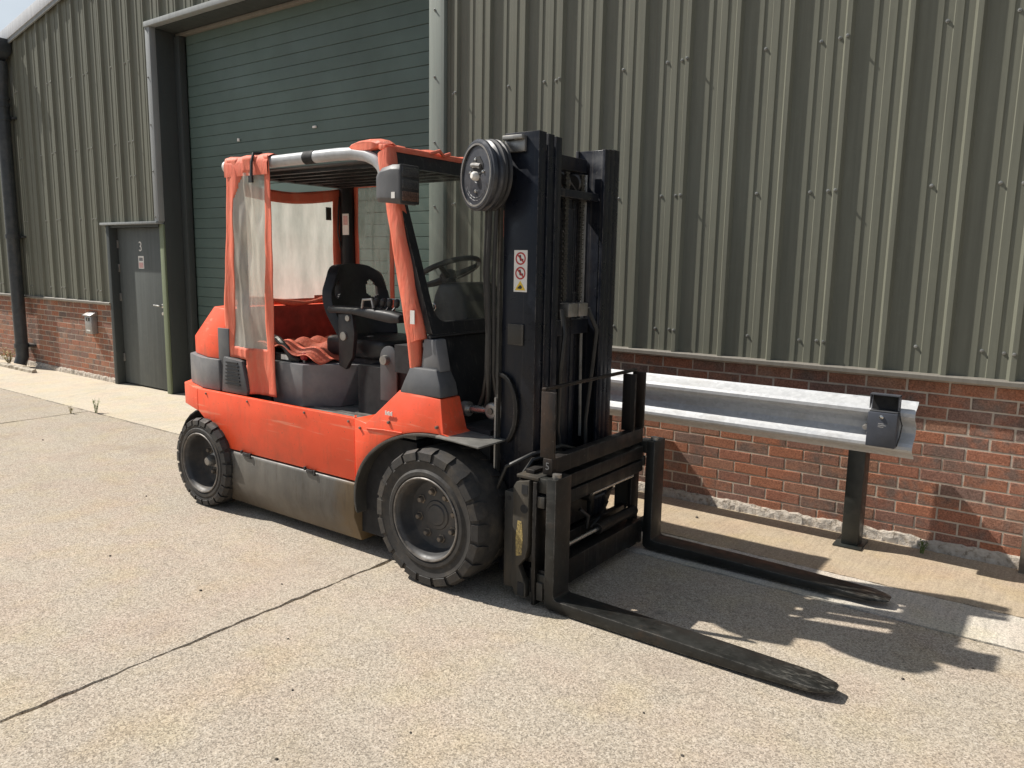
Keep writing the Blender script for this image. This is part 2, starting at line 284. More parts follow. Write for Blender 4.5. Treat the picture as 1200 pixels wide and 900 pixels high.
# ------------------------------------------------------------------ mesh helpers (verts given in world metres)
def V(*a): return Vector(a)
class MB:
    def __init__(s): s.v = []; s.f = []
    def add(s, vs, fs):
        o = len(s.v); s.v += [Vector(v) for v in vs]; s.f += [tuple(i+o for i in f) for f in fs]; return s
    def box(s, x0, x1, y0, y1, z0, z1):
        return s.add([(x0,y0,z0),(x1,y0,z0),(x1,y1,z0),(x0,y1,z0),(x0,y0,z1),(x1,y0,z1),(x1,y1,z1),(x0,y1,z1)],
                     [(0,3,2,1),(4,5,6,7),(0,1,5,4),(1,2,6,5),(2,3,7,6),(3,0,4,7)])
    def loft(s, rings, cap=True, closed=True):
        n = len(rings[0]); vs = [p for r_ in rings for p in r_]; fs = []
        for k in range(len(rings)-1):
            for i in range(n if closed else n-1):
                j = (i+1) % n; fs.append((k*n+i, k*n+j, (k+1)*n+j, (k+1)*n+i))
        if cap: fs.append(tuple(range(n))[::-1]); fs.append(tuple(range((len(rings)-1)*n, len(rings)*n)))
        return s.add(vs, fs)
    def prism_y(s, poly, y0, y1): return s.loft([[(x, y, z) for x, z in poly] for y in (y0, y1)])
    def prism_z(s, poly, z0, z1): return s.loft([[(x, y, z) for x, y in poly] for z in (z0, z1)])
    def prism_x(s, poly, x0, x1): return s.loft([[(x, y, z) for y, z in poly] for x in (x0, x1)])
    def tube(s, pts, r, n=10, cap=True, flat=None, closed=False):
        pts = [Vector(p) for p in pts]; rings = []; up = None; m = len(pts)
        for i, p in enumerate(pts):
            if closed: d = (pts[(i+1) % m]-pts[i-1]).normalized()
            else: d = (pts[min(i+1, m-1)]-pts[max(i-1, 0)]).normalized()
            if up is None: up = Vector((0,0,1)) if abs(d.z) < 0.9 else Vector((1,0,0))
            a = d.cross(up).normalized(); up = a.cross(d).normalized()
            rr = r[i] if isinstance(r, (list, tuple)) else r
            rings.append([p + a*math.cos(2*math.pi*k/n)*rr + up*math.sin(2*math.pi*k/n)*rr for k in range(n)])
        if closed: rings.append(rings[0]); cap = False
        return s.loft(rings, cap)
    def lathe_y(s, prof, cx, cz, n=32, closed=False, a0=0.0, a1=2*math.pi):
        # prof = [(radius, y)]
        m = len(prof); vs = []; fs = []
        for k in range(n):
            a = a0+(a1-a0)*k/n
            for r_, y in prof: vs.append((cx+math.cos(a)*r_, y, cz+math.sin(a)*r_))
        for k in range(n):
            k2 = (k+1) % n
            for i in range(m if closed else m-1):
                j = (i+1) % m; fs.append((k*m+i, k2*m+i, k2*m+j, k*m+j))
        return s.add(vs, fs)
    def cyl(s, p0, p1, r, n=16): return s.tube([p0, p1], r, n)
    def obox(s, c, ax, ay, az, hx, hy, hz):
        c, ax, ay, az = Vector(c), Vector(ax).normalized(), Vector(ay).normalized(), Vector(az).normalized()
        vs = [c+ax*hx*i+ay*hy*j+az*hz*k for k in (-1,1) for i, j in ((-1,-1),(1,-1),(1,1),(-1,1))]
        return s.add(vs, [(0,3,2,1),(4,5,6,7),(0,1,5,4),(1,2,6,5),(2,3,7,6),(3,0,4,7)])
    def mesh(s, name, mat, off=Vector((0,0,0)), bevel=0.0, smooth=True, segs=2, angle=35, recalc=True):
        me = bpy.data.meshes.new(name)
        bm = bmesh.new(); bv = [bm.verts.new(v-off) for v in s.v]
        for f in s.f:
            try: bm.faces.new([bv[i] for i in f])
            except ValueError: pass
        if recalc:
            bmesh.ops.remove_doubles(bm, verts=bm.verts, dist=1e-6)
            bmesh.ops.recalc_face_normals(bm, faces=bm.faces)
        if bevel:
            bm.normal_update()
            ed = [e for e in bm.edges if len(e.link_faces) == 2 and e.calc_face_angle(0) > math.radians(30)]
            bmesh.ops.bevel(bm, geom=ed, offset=bevel, segments=segs, affect='EDGES', clamp_overlap=True, profile=0.5)
        bm.to_mesh(me); bm.free()
        if mat: me.materials.append(M[mat])
        if smooth:
            for p in me.polygons: p.use_smooth = True
            me.set_sharp_from_angle(angle=math.radians(angle))
        return me
    def build(s, name, mat, parent=None, **k):
        off = ROOT.get(parent.name, Vector((0,0,0))) if parent else Vector((0,0,0))
        o = bpy.data.objects.new(name, s.mesh(name, mat, off, **k)); col.objects.link(o)
        if parent: o.parent = parent; ROOT[o.name] = off
        return o
ROOT = {}
def thing(name, loc, label, cat, group=None):
    o = bpy.data.objects.new(name, None); o.empty_display_size = 0.1; col.objects.link(o); o.location = loc
    ROOT[o.name] = Vector(loc); tag(o, label, cat, group); return o
def tag(o, label, cat=None, group=None):
    o['label'] = label
    if cat: o['category'] = cat
    if group: o['group'] = group
    return o
def put(name, me, parent, world_loc, rot=None, scale=None):
    o = bpy.data.objects.new(name, me); col.objects.link(o); o.parent = parent
    o.location = Vector(world_loc)-ROOT[parent.name]; ROOT[o.name] = ROOT[parent.name]
    if rot: o.rotation_euler = rot
    if scale: o.scale = scale
    return o
def ellipse(cx, cz, a, b_, t0, t1, n): return [(cx+a*math.cos(math.radians(t0+(t1-t0)*i/n)), cz+b_*math.sin(math.radians(t0+(t1-t0)*i/n))) for i in range(n+1)]
# ================================================================== GROUND
g = MB().add([(-300,-300,-0.035),(300,-300,-0.035),(300,300,-0.035),(-300,300,-0.035)], [(0,1,2,3)]).build('ground', 'joint_dirt'); g['kind'] = 'structure'
ROOT[g.name] = Vector((0,0,0))
def wob(a, b_, n, amp, rnd):
    return [rnd.uniform(-amp, amp) if 0 < i < n else 0.0 for i in range(n+1)]
def slab(x0, x1, y0, y1, mat, parent=g, name='concrete_slab', amp=0.006, step=0.028, gap=0.007):
    rnd = random.Random(int((x0*131+y0*17)*10)); x0 += gap; x1 -= gap; y0 += gap; y1 -= gap
    def edge(p, q):
        L = math.hypot(q[0]-p[0], q[1]-p[1]); n = max(2, int(min(L, 14)/step)); nx, ny = -(q[1]-p[1])/L, (q[0]-p[0])/L; out = []; w = 0
        for i in range(n):
            w = 0.6*w+rnd.uniform(-amp, amp); f = i/n; k = w if i else 0
            out.append((p[0]+(q[0]-p[0])*f+nx*k, p[1]+(q[1]-p[1])*f+ny*k))
        return out
    c = [(x0,y0),(x1,y0),(x1,y1),(x0,y1)]; poly = []
    for i in range(4): poly += edge(c[i], c[(i+1) % 4])
    cx, cy = (x0+x1)/2, (y0+y1)/2
    top = [(x, y, 0.0) for x, y in poly]; inn = [(x+(cx-x)*0.0015, y+(cy-y)*0.002, 0.0) for x, y in poly]
    low = [(x, y, -0.006) for x, y in poly]; bot = [(x, y, -0.034) for x, y in poly]
    m = MB(); m.loft([inn, low, bot], cap=False); m.add(inn, [tuple(range(len(inn)))])
    return m.build(name, mat, parent, smooth=False)
JX = [-30.45, -24.95, -19.45, -13.95, -8.45, -2.95, 2.55, 8.05, 13.55]
JY = [-13.0, -7.35, -1.7, 3.905]
for i in range(len(JX)-1):
    for j in range(len(JY)-1): slab(JX[i], JX[i+1], JY[j], JY[j+1], 'yard_concrete')
JA = [-30.45, -17.2, -2.95, 2.55, 8.05, 13.55]
for i in range(len(JA)-1):
    if JA[i] < -3: slab(JA[i], JA[i+1], 3.905, 5.34, 'apron_pale', name='apron_slab', amp=0.003)
    else:
        slab(JA[i], JA[i+1], 3.905, 4.31, 'apron_strip', name='apron_slab', amp=0.004); slab(JA[i], JA[i+1], 4.31, 5.10, 'apron_brown', name='apron_slab', gap=0.002)
# loose grit on the yard
rnd = random.Random(3)
pm = MB(); 
ring = [[(math.cos(a)*r_*(1+0.25*math.sin(3*a)), math.sin(a)*r_*0.8, z_) for a in [k*math.pi/3 for k in range(6)]] for r_, z_ in ((0.8,0),(1.0,0.35),(0.5,0.8))]
pm.loft(ring); pme = pm.mesh('pebble', 'pebble', smooth=False)
for px_, py_, s_ in [(-1.62,1.63,.011),(-2.0,1.45,.007),(-1.75,1.83,.006),(-3.4,2.05,.009),(-3.15,2.35,.006),(-4.2,2.0,.008),(-0.93,2.30,.007),(-1.15,2.45,.006),(-0.42,3.32,.008),(-0.2,3.6,.007),(-5.1,2.7,.008),(-7.4,3.0,.01),(-2.3,1.75,.006),(-1.9,4.72,.012),(-1.25,1.95,.005),(-2.65,2.0,.006)]:
    o = bpy.data.objects.new('pebble', pme); col.objects.link(o); o.location = (px_, py_, 0.0); o.scale = (s_, s_, s_); o.rotation_euler[2] = rnd.uniform(0, 6)
    tag(o, 'tiny dark loose stone lying on the speckled concrete yard', 'pebble', 'loose stones on the yard')

# ================================================================== BUILDING
WY = 5.05          # brick face
PAN, CY = 5.03, 5.03
B = thing('industrial_building', (-4.5, 5.05, 0), 'warehouse with olive ribbed metal cladding above a low red brick wall', 'building')
def roof_z(x):
    if x < -20.3: return 4.62+0.186*7.65-0.186*(-20.3-x)
    if x < -12.65: return 4.62+0.186*(-12.65-x)
    if x < -3.2: return 4.62+0.186*(x+12.65)
    return 4.62+0.186*9.45-0.186*(x+3.2)
PROF = [(0,0),(18,36),(44,36),(58,6),(182,6),(186,0),(234,0),(239,6),(280,6),(284,0)]
PER, X0 = 1/3.0, -0.285
def prof_pts(xa, xb):
    out = []; k = math.floor((xa-X0)/PER)-1
    pts = []
    while X0+k*PER < xb+PER:
        pts += [(X0+k*PER+a/1000, d/1000) for a, d in PROF]; k += 1
    def dep(x):
        for (a, d), (c, e) in zip(pts, pts[1:]):
            if a <= x <= c: return d+(e-d)*(x-a)/max(1e-9, c-a)
        return 0
    out = [(xa, dep(xa))]+[p for p in pts if xa+1e-4 < p[0] < xb-1e-4]+[(xb, dep(xb))]
    return out
screw = MB(); screw.lathe_y([(0.0,-0.014),(0.005,-0.014),(0.0065,-0.011),(0.0065,-0.005),(0.0105,-0.004),(0.0105,0.0)], 0, 0, 8)
screw_me = screw.mesh('screw', 'screw')
def sheet(xa, xb, z0, screws=(), lap=False):
    pp = prof_pts(xa, xb); m = MB(); n = len(pp)
    dy = 0.0012 if lap else 0.0
    vs = [(x, PAN-d-dy, z0) for x, d in pp]+[(x, PAN-d-dy, roof_z(x)-0.02) for x, d in pp]
    m.add(vs, [(i, i+1, n+i+1, n+i) for i in range(n-1)])
    # thin return lip at the bottom so the sheet has an edge
    m.add([(x, PAN-d-dy, z0) for x, d in pp]+[(x, PAN-d-dy+0.003, z0) for x, d in pp], [(i, n+i, n+i+1, i+1) for i in range(n-1)])
    o = m.build('cladding_sheet', 'cladding', B, smooth=False, recalc=False)
    k0 = math.ceil((xa-X0)/PER)
    for k in range(k0-1, k0+5):
        xs = X0+k*PER
        for z_ in screws:
            for dx in ((-0.022, 0.028) if (k % 3 == 0) else (0.205,)):
                x = xs+dx
                if xa+0.01 < x < xb-0.01 and z_ > z0 and z_ < roof_z(x)-0.1:
                    d = 0.036 if dx == 0.028 else 0.0
                    put('screw', screw_me, o, (x, PAN-d-dy, z_+0.006*math.sin(k*5.1)))
    return o
SC = (1.205, 2.12, 3.0, 3.9)
XT = -4.37
xs = [XT]+[X0+k*PER*3-0.0 for k in range(-4, 0)]+[X0+k*PER*3 for k in range(0, 6)]
xs = sorted(set([x for x in xs if x >= XT]))
for i in range(len(xs)-1): sheet(xs[i], xs[i+1], 1.055, SC, i % 2 == 1)
xl = [-24+i*1.0 for i in range(0, 13)]+[-11.05, -10.06]
for i in range(len(xl)-1): sheet(xl[i], xl[i+1], 1.055, SC if xl[i] > -15 else (), i % 2 == 1)
sheet(-10.06, -8.86, 2.065, (2.6, 3.0, 3.9))
for a_ in [-8.86, -7.86, -6.86, -5.86, -4.87]: sheet(a_, {-8.86:-7.86,-7.86:-6.86,-6.86:-5.86,-5.86:-4.87,-4.87:-4.37}[a_], 4.27, ())
# unseen backing added behind the sheets to block light
m = MB()
for (x0, x1, z0, z1) in [(-24,-10.08,1.02,4.5),(-10.08,-8.80,2.08,4.5),(-4.50,5.6,1.02,4.5)]: m.box(x0, x1, 5.075, 5.15, z0, z1)
m.box(-8.80, -4.50, 5.075, 5.34, 4.235, 4.5)
m.prism_y([(-24,4.5),(5.6,4.5),(5.6,roof_z(5.6)-0.04),(-3.2,roof_z(-3.2)-0.04),(-12.65,4.58),(-20.3,roof_z(-20.3)-0.04),(-24,roof_z(-24)-0.04)], 5.075, 5.15)
m.build('light_block_backing', 'trim_dark', B, smooth=False)
# side and rear walls of the hall
m = MB(); m.box(5.52, 5.6, 5.15, 22, 0, 4.0); m.box(-24, -23.9, 5.15, 22, 0, 4.5); m.box(-24, 5.6, 22, 22.1, 0, 4.5); m.build('side_wall', 'cladding', B, smooth=False)
# roof slopes
for (xa, xb) in [(-12.65,-3.2),(-3.2,5.7),(-20.3,-12.65),(-24.1,-20.3)]:
    za, zb = roof_z(xa), roof_z(xb); m = MB()
    m.loft([[(xa, y, za+0.02),(xb, y, zb+0.02),(xb, y, zb+0.07),(xa, y, za+0.07)] for y in (4.985, 22.2)]); m.build('roof_slope', 'roof', B, smooth=False)
    m = MB(); m.loft([[(xa, y, za-0.075),(xb, y, zb-0.075),(xb, y, zb+0.085),(xa, y, za+0.085)] for y in (4.958, 4.983)]); m.build('verge_trim', 'verge', B, bevel=0.003)
    m = MB(); m.loft([[(xa, y, za-0.125),(xb, y, zb-0.125),(xb, y, zb-0.078),(xa, y, za-0.078)] for y in (4.968, 4.99)]); m.build('verge_trim', 'trim_grey', B, smooth=False)
# drip sill under the cladding
for (x0, x1) in [(-4.37, 5.6), (-24, -10.06)]:
    m = MB(); m.prism_x([(5.07,1.030),(5.07,1.062),(4.995,1.058),(4.984,1.050),(4.984,1.028),(4.989,1.028),(4.989,1.046),(5.0,1.05)], x0, x1); m.build('drip_sill', 'sill_grey', B, smooth=False)
# shutter opening: trims, jambs, soffit
for (x0, x1, z0) in [(-4.535, -4.372, 0.0), (-8.868, -8.775, 2.06)]:
    tr_ = MB().box(x0, x1, 4.985, 5.06, z0, 4.275).build('jamb_trim', 'trim_grey' if x0 < -8 else 'trim_green', B, bevel=0.003)
    for k in range(8):
        z_ = 0.55+k*0.52
        if z_ > z0: put('screw', screw_me, tr_, ((x0+x1)/2-0.02, 4.985, z_))
m = MB().box(-8.868, -4.372, 4.97, 5.06, 4.212, 4.268); lt = m.build('lintel_trim', 'trim_grey', B, bevel=0.004)
MB().box(-8.80, -4.50, 5.062, 5.40, 4.205, 4.235).build('soffit', 'trim_dark', B)
MB().box(-8.86, -8.775, 5.062, 5.42, 0, 4.204).build('jamb', 'trim_dark', B, bevel=0.004)
MB().box(-4.535, -4.45, 5.062, 5.42, 0, 4.204).build('jamb', 'trim_dark', B, bevel=0.004)
MB().box(-8.77, -8.66, 5.27, 5.352, 0, 4.16).build('guide_rail', 'trim_dark', B, bevel=0.006)
MB().box(-4.64, -4.537, 5.27, 5.352, 0, 4.16).build('guide_rail', 'trim_dark', B, bevel=0.006)
MB().box(-8.77, -4.54, 5.30, 5.36, 4.165, 4.20).build('head_bar', 'sill_grey', B, bevel=0.003)
sh = MB().box(-8.77, -4.54, 5.395, 5.41, 0, 4.2).build('roller_shutter', 'shutter', B)
p_ = 0.1155
sl = MB(); sl.prism_x([(5.394,0.0),(5.394,p_-0.002),(5.370,p_-0.002),(5.3648,p_-0.0045),(5.3635,p_*0.5),(5.3648,0.0025),(5.370,0.0)], -8.66, -4.64)
sl_me = sl.mesh('slat', 'shutter', Vector((-4.5,5.05,0)))
for k in range(36):
    o = bpy.data.objects.new('slat', sl_me); col.objects.link(o); o.parent = sh; o.location = (0, 0.0012*math.sin(k*2.3), 0.03+k*p_)
MB().box(-7.72,-7.69,5.345,5.36,2.93,2.96).build('lock_clip', 'white_print', sh); MB().box(-6.45,-6.40,5.345,5.36,2.965,2.985).build('lock_clip', 'white_print', sh)
# personnel door
dY = 5.105
MB().box(-10.06, -9.985, 5.0, 5.16, 0.0, 2.05).build('door_jamb', 'trim_dark', B, bevel=0.004)
jm = MB().box(-8.868, -8.782, 5.035, 5.0605, 0.0, 2.03).build('door_jamb', 'jamb_green', B, bevel=0.004); jm['label'] = 'pale green door jamb standing in the sun'
MB().box(-10.14, -8.80, 4.965, 5.10, 2.032, 2.062).build('door_canopy', 'trim_grey', B, bevel=0.003)
MB().box(-10.0, -8.862, 5.02, 5.10, 2.0, 2.030).build('door_head', 'trim_dark', B)
dr = MB().box(-9.98, -8.87, dY, dY+0.045, 0.02, 1.998).build('door', 'door_grey', B, bevel=0.003)
for z_ in (0.30, 1.08, 1.45, 1.75): MB().box(-9.985, -9.955, dY-0.016, dY, z_, z_+0.10).build('hinge', 'steel', dr, bevel=0.002)
m = MB(); m.cyl((-8.985,dY,1.06),(-8.985,dY-0.05,1.06),0.010); m.cyl((-8.98,dY-0.05,1.06),(-9.11,dY-0.05,1.065),0.0095); m.lathe_y([(0,dY-0.012),(0.026,dY-0.012),(0.026,dY)],-8.985,1.06,20); m.build('handle', 'chrome', dr)
m = MB(); m.lathe_y([(0,dY-0.014),(0.02,dY-0.014),(0.024,dY)],-8.985,0.965,20); m.build('lock', 'chrome', dr)
def text(body, loc, size, mat, parent, rot=(math.pi/2,0,0), name='lettering', ext=0.0006):
    cu = bpy.data.curves.new('t', 'FONT'); cu.body = body; cu.size = size; cu.extrude = ext; cu.align_x = 'CENTER'; cu.align_y = 'CENTER'
    to = bpy.data.objects.new('t', cu); col.objects.link(to); bpy.context.view_layer.update()
    me = bpy.data.meshes.new_from_object(to.evaluated_get(bpy.context.evaluated_depsgraph_get())); bpy.data.objects.remove(to)
    me.materials.clear(); me.materials.append(M[mat]); o = put(name, me, parent, loc, rot); return o
text('3', (-9.44, dY-0.0015, 1.765), 0.17, 'white_print', dr, name='door_number')
nt = MB().box(-9.50, -9.375, dY-0.002, dY, 1.50, 1.655).build('notice', 'white_print', dr); MB().box(-9.485,-9.39,dY-0.0032,dY-0.002,1.51,1.575).build('printed_panel', 'pink_print', nt); MB().box(-9.48,-9.395,dY-0.0032,dY-0.002,1.595,1.635).build('printed_panel', 'grey_light', nt)
# downpipe and valley gutter
m = MB(); m.tube([(-12.50,4.90,4.30),(-12.50,4.90,4.12),(-12.54,4.90,3.90),(-12.55,4.90,3.75),(-12.55,4.90,0.28),(-12.55,4.90,0.16),(-12.55,4.86,0.04)], 0.085, 18)
dp = m.build('downpipe', 'pipe_black', B)
for z_ in (0.32, 1.9, 3.55): 
    m = MB(); m.cyl((-12.55,4.90,z_-0.03),(-12.55,4.90,z_+0.03),0.098,18); m.box(-12.68,-12.42,4.97,5.05,z_-0.015,z_+0.015); m.build('pipe_clip', 'pipe_black', dp)
for z_ in (3.72, 3.82): MB().cyl((-12.55,4.90,z_-0.02),(-12.55,4.90,z_+0.02),0.10,18).build('pipe_collar', 'pipe_black', dp)
m = MB(); m.loft([[(x_*s_-12.60, y_*s_+4.88, z_) for x_, y_ in [(-.22,-.13),(.22,-.13),(.22,.13),(-.22,.13)]] for s_, z_ in ((0.45,4.28),(1.0,4.42),(1.0,4.60))]); m.build('rain_hopper', 'pipe_black', B, bevel=0.01)
# ---- brickwork: mortar core, single bricks on the right, joined beyond
CH, BL = 0.075, 0.225; ZB = 0.045
def brick_mesh(L, seed):
    r_ = random.Random(seed); m = MB(); j = lambda: r_.uniform(-0.0022, 0.0022)
    x0, x1, z0, z1, y0, y1, c_ = 0.0, L, 0.0, CH-0.010, 0.0, 0.05, 0.003
    fr_ = [(x0+c_+abs(j()),y0,z0+c_+j()),(x1-c_-abs(j()),y0,z0+c_+j()),(x1-c_-abs(j()),y0,z1-c_+j()),(x0+c_+abs(j()),y0,z1-c_+j())]
    mid_ = [(x0+j(),y0+c_,z0+j()),(x1+j(),y0+c_,z0+j()),(x1+j(),y0+c_,z1+j()),(x0+j(),y0+c_,z1+j())]
    bk = [(x0,y1,z0),(x1,y1,z0),(x1,y1,z1),(x0,y1,z1)]
    m.loft([fr_, mid_, bk]); return m
def courses(xa, xb, ztop, rows):
    for k in range(rows):
        z_ = ZB+k*CH; x = xa-(BL/2 if k % 2 else 0)-BL*2
        while x < xb:
            a_, b_ = max(x, xa), min(x+BL-0.010, xb)
            if b_-a_ > 0.03: yield k, a_, b_, z_
            x += BL
rows = 13
def wall_core(x0, x1):
    return MB().box(x0, x1, WY+0.0012, WY+0.2, 0.0, 1.045).build('brick_wall', 'mortar', B)
wr = wall_core(-4.37, 5.6); wlft = wall_core(-24, -10.06)
full = [brick_mesh(BL-0.010, s_).mesh('brick', 'brick_single', smooth=False) for s_ in range(10)]; half = {}
joined = MB(); nb = 0
rr_ = random.Random(11)
for k, a_, b_, z_ in courses(-4.37, 5.6, 1.04, rows):
    L = b_-a_; y_ = WY+rr_.uniform(-0.0030, -0.0005)
    if -4.25 < a_ < 0.62 and nb < 300:
        nb += 1
        if abs(L-(BL-0.010)) < 0.002: me = rr_.choice(full)
        else:
            key = round(L, 3)
            if key not in half: half[key] = brick_mesh(L, 99).mesh('brick', 'brick_single', smooth=False)
            me = half[key]
        put('brick', me, wr, (a_, y_, z_), (0, rr_.uniform(-0.004, 0.004), 0))
    else:
        bm_ = brick_mesh(L, rr_.randint(0, 999)); joined.add([v+Vector((a_, y_, z_)) for v in bm_.v], bm_.f)
o = joined.build('brickwork', 'brick_joined', wr, smooth=False); o['kind'] = 'stuff'
joined = MB()
for k, a_, b_, z_ in courses(-24, -10.075, 1.04, rows):
    bm_ = brick_mesh(b_-a_, rr_.randint(0, 999)); joined.add([v+Vector((a_, WY+rr_.uniform(-0.003, -0.0005), z_)) for v in bm_.v], bm_.f)
o = joined.build('brickwork', 'brick_joined', wlft, smooth=False); o['kind'] = 'stuff'
# rough concrete haunch along the foot of the wall
def haunch(x0, x1, seed):
    r_ = random.Random(seed); n = int((x1-x0)/0.03); rings = []
    hs = [r_.uniform(0.60, 0.74) for _ in range(n//3+3)]
    for i in range(n+1):
        x = x0+(x1-x0)*i/n; f = i/3; k = int(f); h = hs[k]+(hs[k+1]-hs[k])*(f-k)
        rings.append([(x, 5.10, -0.02),(x, 5.10, 0.10*h),(x, 5.044, 0.098*h+r_.uniform(-.006,.006)),(x, 5.036+r_.uniform(-.004,.004), 0.085*h+r_.uniform(-.006,.006)),(x, 5.030+r_.uniform(-.006,.006), 0.035+r_.uniform(-.009,.009)),(x, 5.022+r_.uniform(-.008,.008), -0.02)])
    return MB().loft(rings).build('plinth', 'plinth', B, smooth=False)
haunch(-4.37, 5.6, 1); haunch(-24, -10.08, 2)
# narrow steel edge at the next opening
MB().box(-0.118, -0.085, 4.965, 5.045, 0.0, 0.62).build('edge_angle', 'steel', B, bevel=0.002)

# ================================================================== CRASH BARRIER
K = thing('crash_barrier', (-0.95, 4.85, 0), 'galvanised steel crash barrier rail on black posts in front of the brick wall', 'barrier')
wprof = [(4.788,0.592),(4.782,0.602),(4.743,0.628),(4.715,0.640),(4.705,0.655),(4.705,0.672),(4.715,0.690),(4.768,0.722),(4.779,0.740),(4.779,0.775),(4.768,0.793),(4.715,0.825),(4.705,0.843),(4.705,0.862),(4.715,0.878),(4.743,0.890),(4.782,0.912),(4.788,0.922)]
back = [(y+0.004, z) for y, z in wprof[::-1]]
m = MB(); m.prism_x(wprof+back, -4.3, -0.715)
rl = m.build('rail', 'galvanised', K, angle=28)
m = MB(); 
def sc_(p, k): return (p[0]+0.006*k, p[1])
ends = []
for x_, k in ((-0.76,0),(-0.70,0.2),(-0.665,0.9)):
    ends.append([(x_, y-0.006, z) for y, z in wprof]+[(x_, y-0.002, z) for y, z in wprof[::-1]])
m.loft(ends); m.build('rail_end', 'galvanised', K, angle=28)
for x_ in (-0.965, -2.72, -4.1):
    po = MB().box(x_-0.048, x_+0.048, 4.791, 4.93, 0.012, 0.91).build('post', 'post_black', K, bevel=0.006)
    MB().box(x_-0.085, x_+0.075, 4.753, 4.965, 0.0, 0.012).build('base_plate', 'post_black', po, bevel=0.002)
m = MB(); m.lathe_y([(0,4.688),(0.012,4.688),(0.016,4.698),(0.016,4.778)],-0.915,0.757,12); m.build('bolt', 'steel', K)
# ash bin fixed to the rail end
A_ = thing('ash_bin', (-0.81, 4.673, 0.66), 'dark blue grey metal wall ash bin with open slot, fixed to the barrier end', 'ash bin')
bx0, bx1 = -0.893, -0.741
m = MB(); m.box(bx0, bx1, 4.625, 4.698, 0.668, 0.862); m.build('body', 'bin_grey', A_, bevel=0.004)
m = MB(); m.box(bx0, bx1, 4.699, 4.705, 0.69, 0.962); m.build('back_plate', 'bin_grey', A_, bevel=0.002)
m = MB(); m.prism_x([(4.653,0.878),(4.698,0.955),(4.698,0.962),(4.653,0.962),(4.645,0.955)], bx0, bx0+0.006); m.prism_x([(4.653,0.878),(4.698,0.955),(4.698,0.962),(4.653,0.962),(4.645,0.955)], bx1-0.006, bx1); m.box(bx0, bx1, 4.643, 4.698, 0.957, 0.963); m.build('hood', 'bin_grey', A_)
MB().box(bx0+0.004, bx1-0.004, 4.641, 4.695, 0.863, 0.870).build('lid', 'grey_plastic', A_, bevel=0.002)
MB().box(bx0+0.008, bx1-0.008, 4.691, 4.6985, 0.872, 0.955).build('stub_plate', 'interior_dark', A_)
m = MB(); m.lathe_y([(0,4.617),(0.006,4.617),(0.0115,4.62),(0.0125,4.625)],-0.822,0.838,14); m.build('lock', 'chrome', A_)
for k, w_ in enumerate((0.03, 0.04, 0.028)): MB().box(-0.836, -0.836+w_, 4.6242, 4.625, 0.800-k*0.009, 0.8015-k*0.009).build('print_line', 'white_print', A_)
m = MB(); m.tube([(bx1+0.004,4.653,0.87),(bx1+0.012,4.653,0.83),(bx1+0.022,4.653,0.80),(bx1+0.016,4.653,0.74),(bx1+0.004,4.653,0.68)], 0.0035, 6); m.build('strap', 'black_print', A_)

# ================================================================== SMALL THINGS
P_ = thing('letter_box', (-10.6, 5.0, 0.62), 'narrow steel letter box fixed to the brick wall left of the door', 'letter box')
m = MB(); m.box(-10.70,-10.52,4.965,5.045,0.62,0.85); m.build('body', 'mailbox_steel', P_, bevel=0.006)
m = MB(); m.prism_x([(4.945,0.853),(4.945,0.868),(5.045,0.915),(5.045,0.853)], -10.715, -10.505); m.build('lid', 'mailbox_steel', P_, bevel=0.004)
MB().box(-10.66,-10.56,4.9635,4.965,0.655,0.672).build('name_plate', 'white_print', P_); MB().box(-10.66,-10.56,4.9635,4.965,0.79,0.835).build('slot', 'black_print', P_); MB().box(-10.617,-10.603,4.961,4.9635,0.79,0.825).build('key_lock', 'chrome', P_)
def weed(name, x, y, h, n, spread, mat, label, grp=None, seed=0, leaf=0.008):
    r_ = random.Random(seed); t_ = thing(name, (x, y, 0), label, 'weed', grp); stem = MB(); lf = MB()
    for i in range(n):
        a = r_.uniform(0, 6.28); s_ = r_.uniform(0.1, 1)*spread; hh = h*r_.uniform(0.5, 1.0)
        p0 = Vector((x+r_.uniform(-.012,.012), y+r_.uniform(-.01,.01), 0)); p2 = p0+Vector((math.cos(a)*s_, math.sin(a)*s_, hh)); p1 = (p0+p2)/2+Vector((0,0,hh*0.12))
        stem.tube([p0, p1, p2], [0.0022, 0.0018, 0.0008], 5)
        for k in range(7):
            f = 0.2+0.8*k/6; q = p0.lerp(p1, f*2) if f < 0.5 else p1.lerp(p2, f*2-1)
            b_ = r_.uniform(0, 6.28); d = Vector((math.cos(b_), math.sin(b_), r_.uniform(0.1, 0.9))).normalized(); w_ = d.cross(Vector((0,0,1))).normalized()*leaf*r_.uniform(0.5, 1.0); L_ = leaf*r_.uniform(2, 4)
            lf.add([q, q+d*L_*0.5+w_, q+d*L_, q+d*L_*0.5-w_], [(0,1,2,3)])
    stem.build('stem', mat, t_); lf.build('leaf_cluster', mat, t_, smooth=False)
    return t_
weed('weed_plant', -8.30, 3.905, 0.17, 7, 0.05, 'weed_green', 'bright green weed growing in the joint beside the pale apron', seed=1)
weed('weed_plant', -8.47, 3.72, 0.09, 4, 0.05, 'weed_dry', 'small dry brown weed in the crack of the yard joint', seed=2)
weed('weed_plant', -12.88, 4.84, 0.30, 18, 0.16, 'weed_dry', 'yellowish straggly weed at the foot of the black downpipe', seed=3, leaf=0.014)
weed('weed_plant', -0.60, 4.955, 0.09, 8, 0.035, 'weed_green', 'small green tuft at the wall foot right of the barrier post', seed=5, leaf=0.006)
m = MB(); r_ = random.Random(9); rings = []
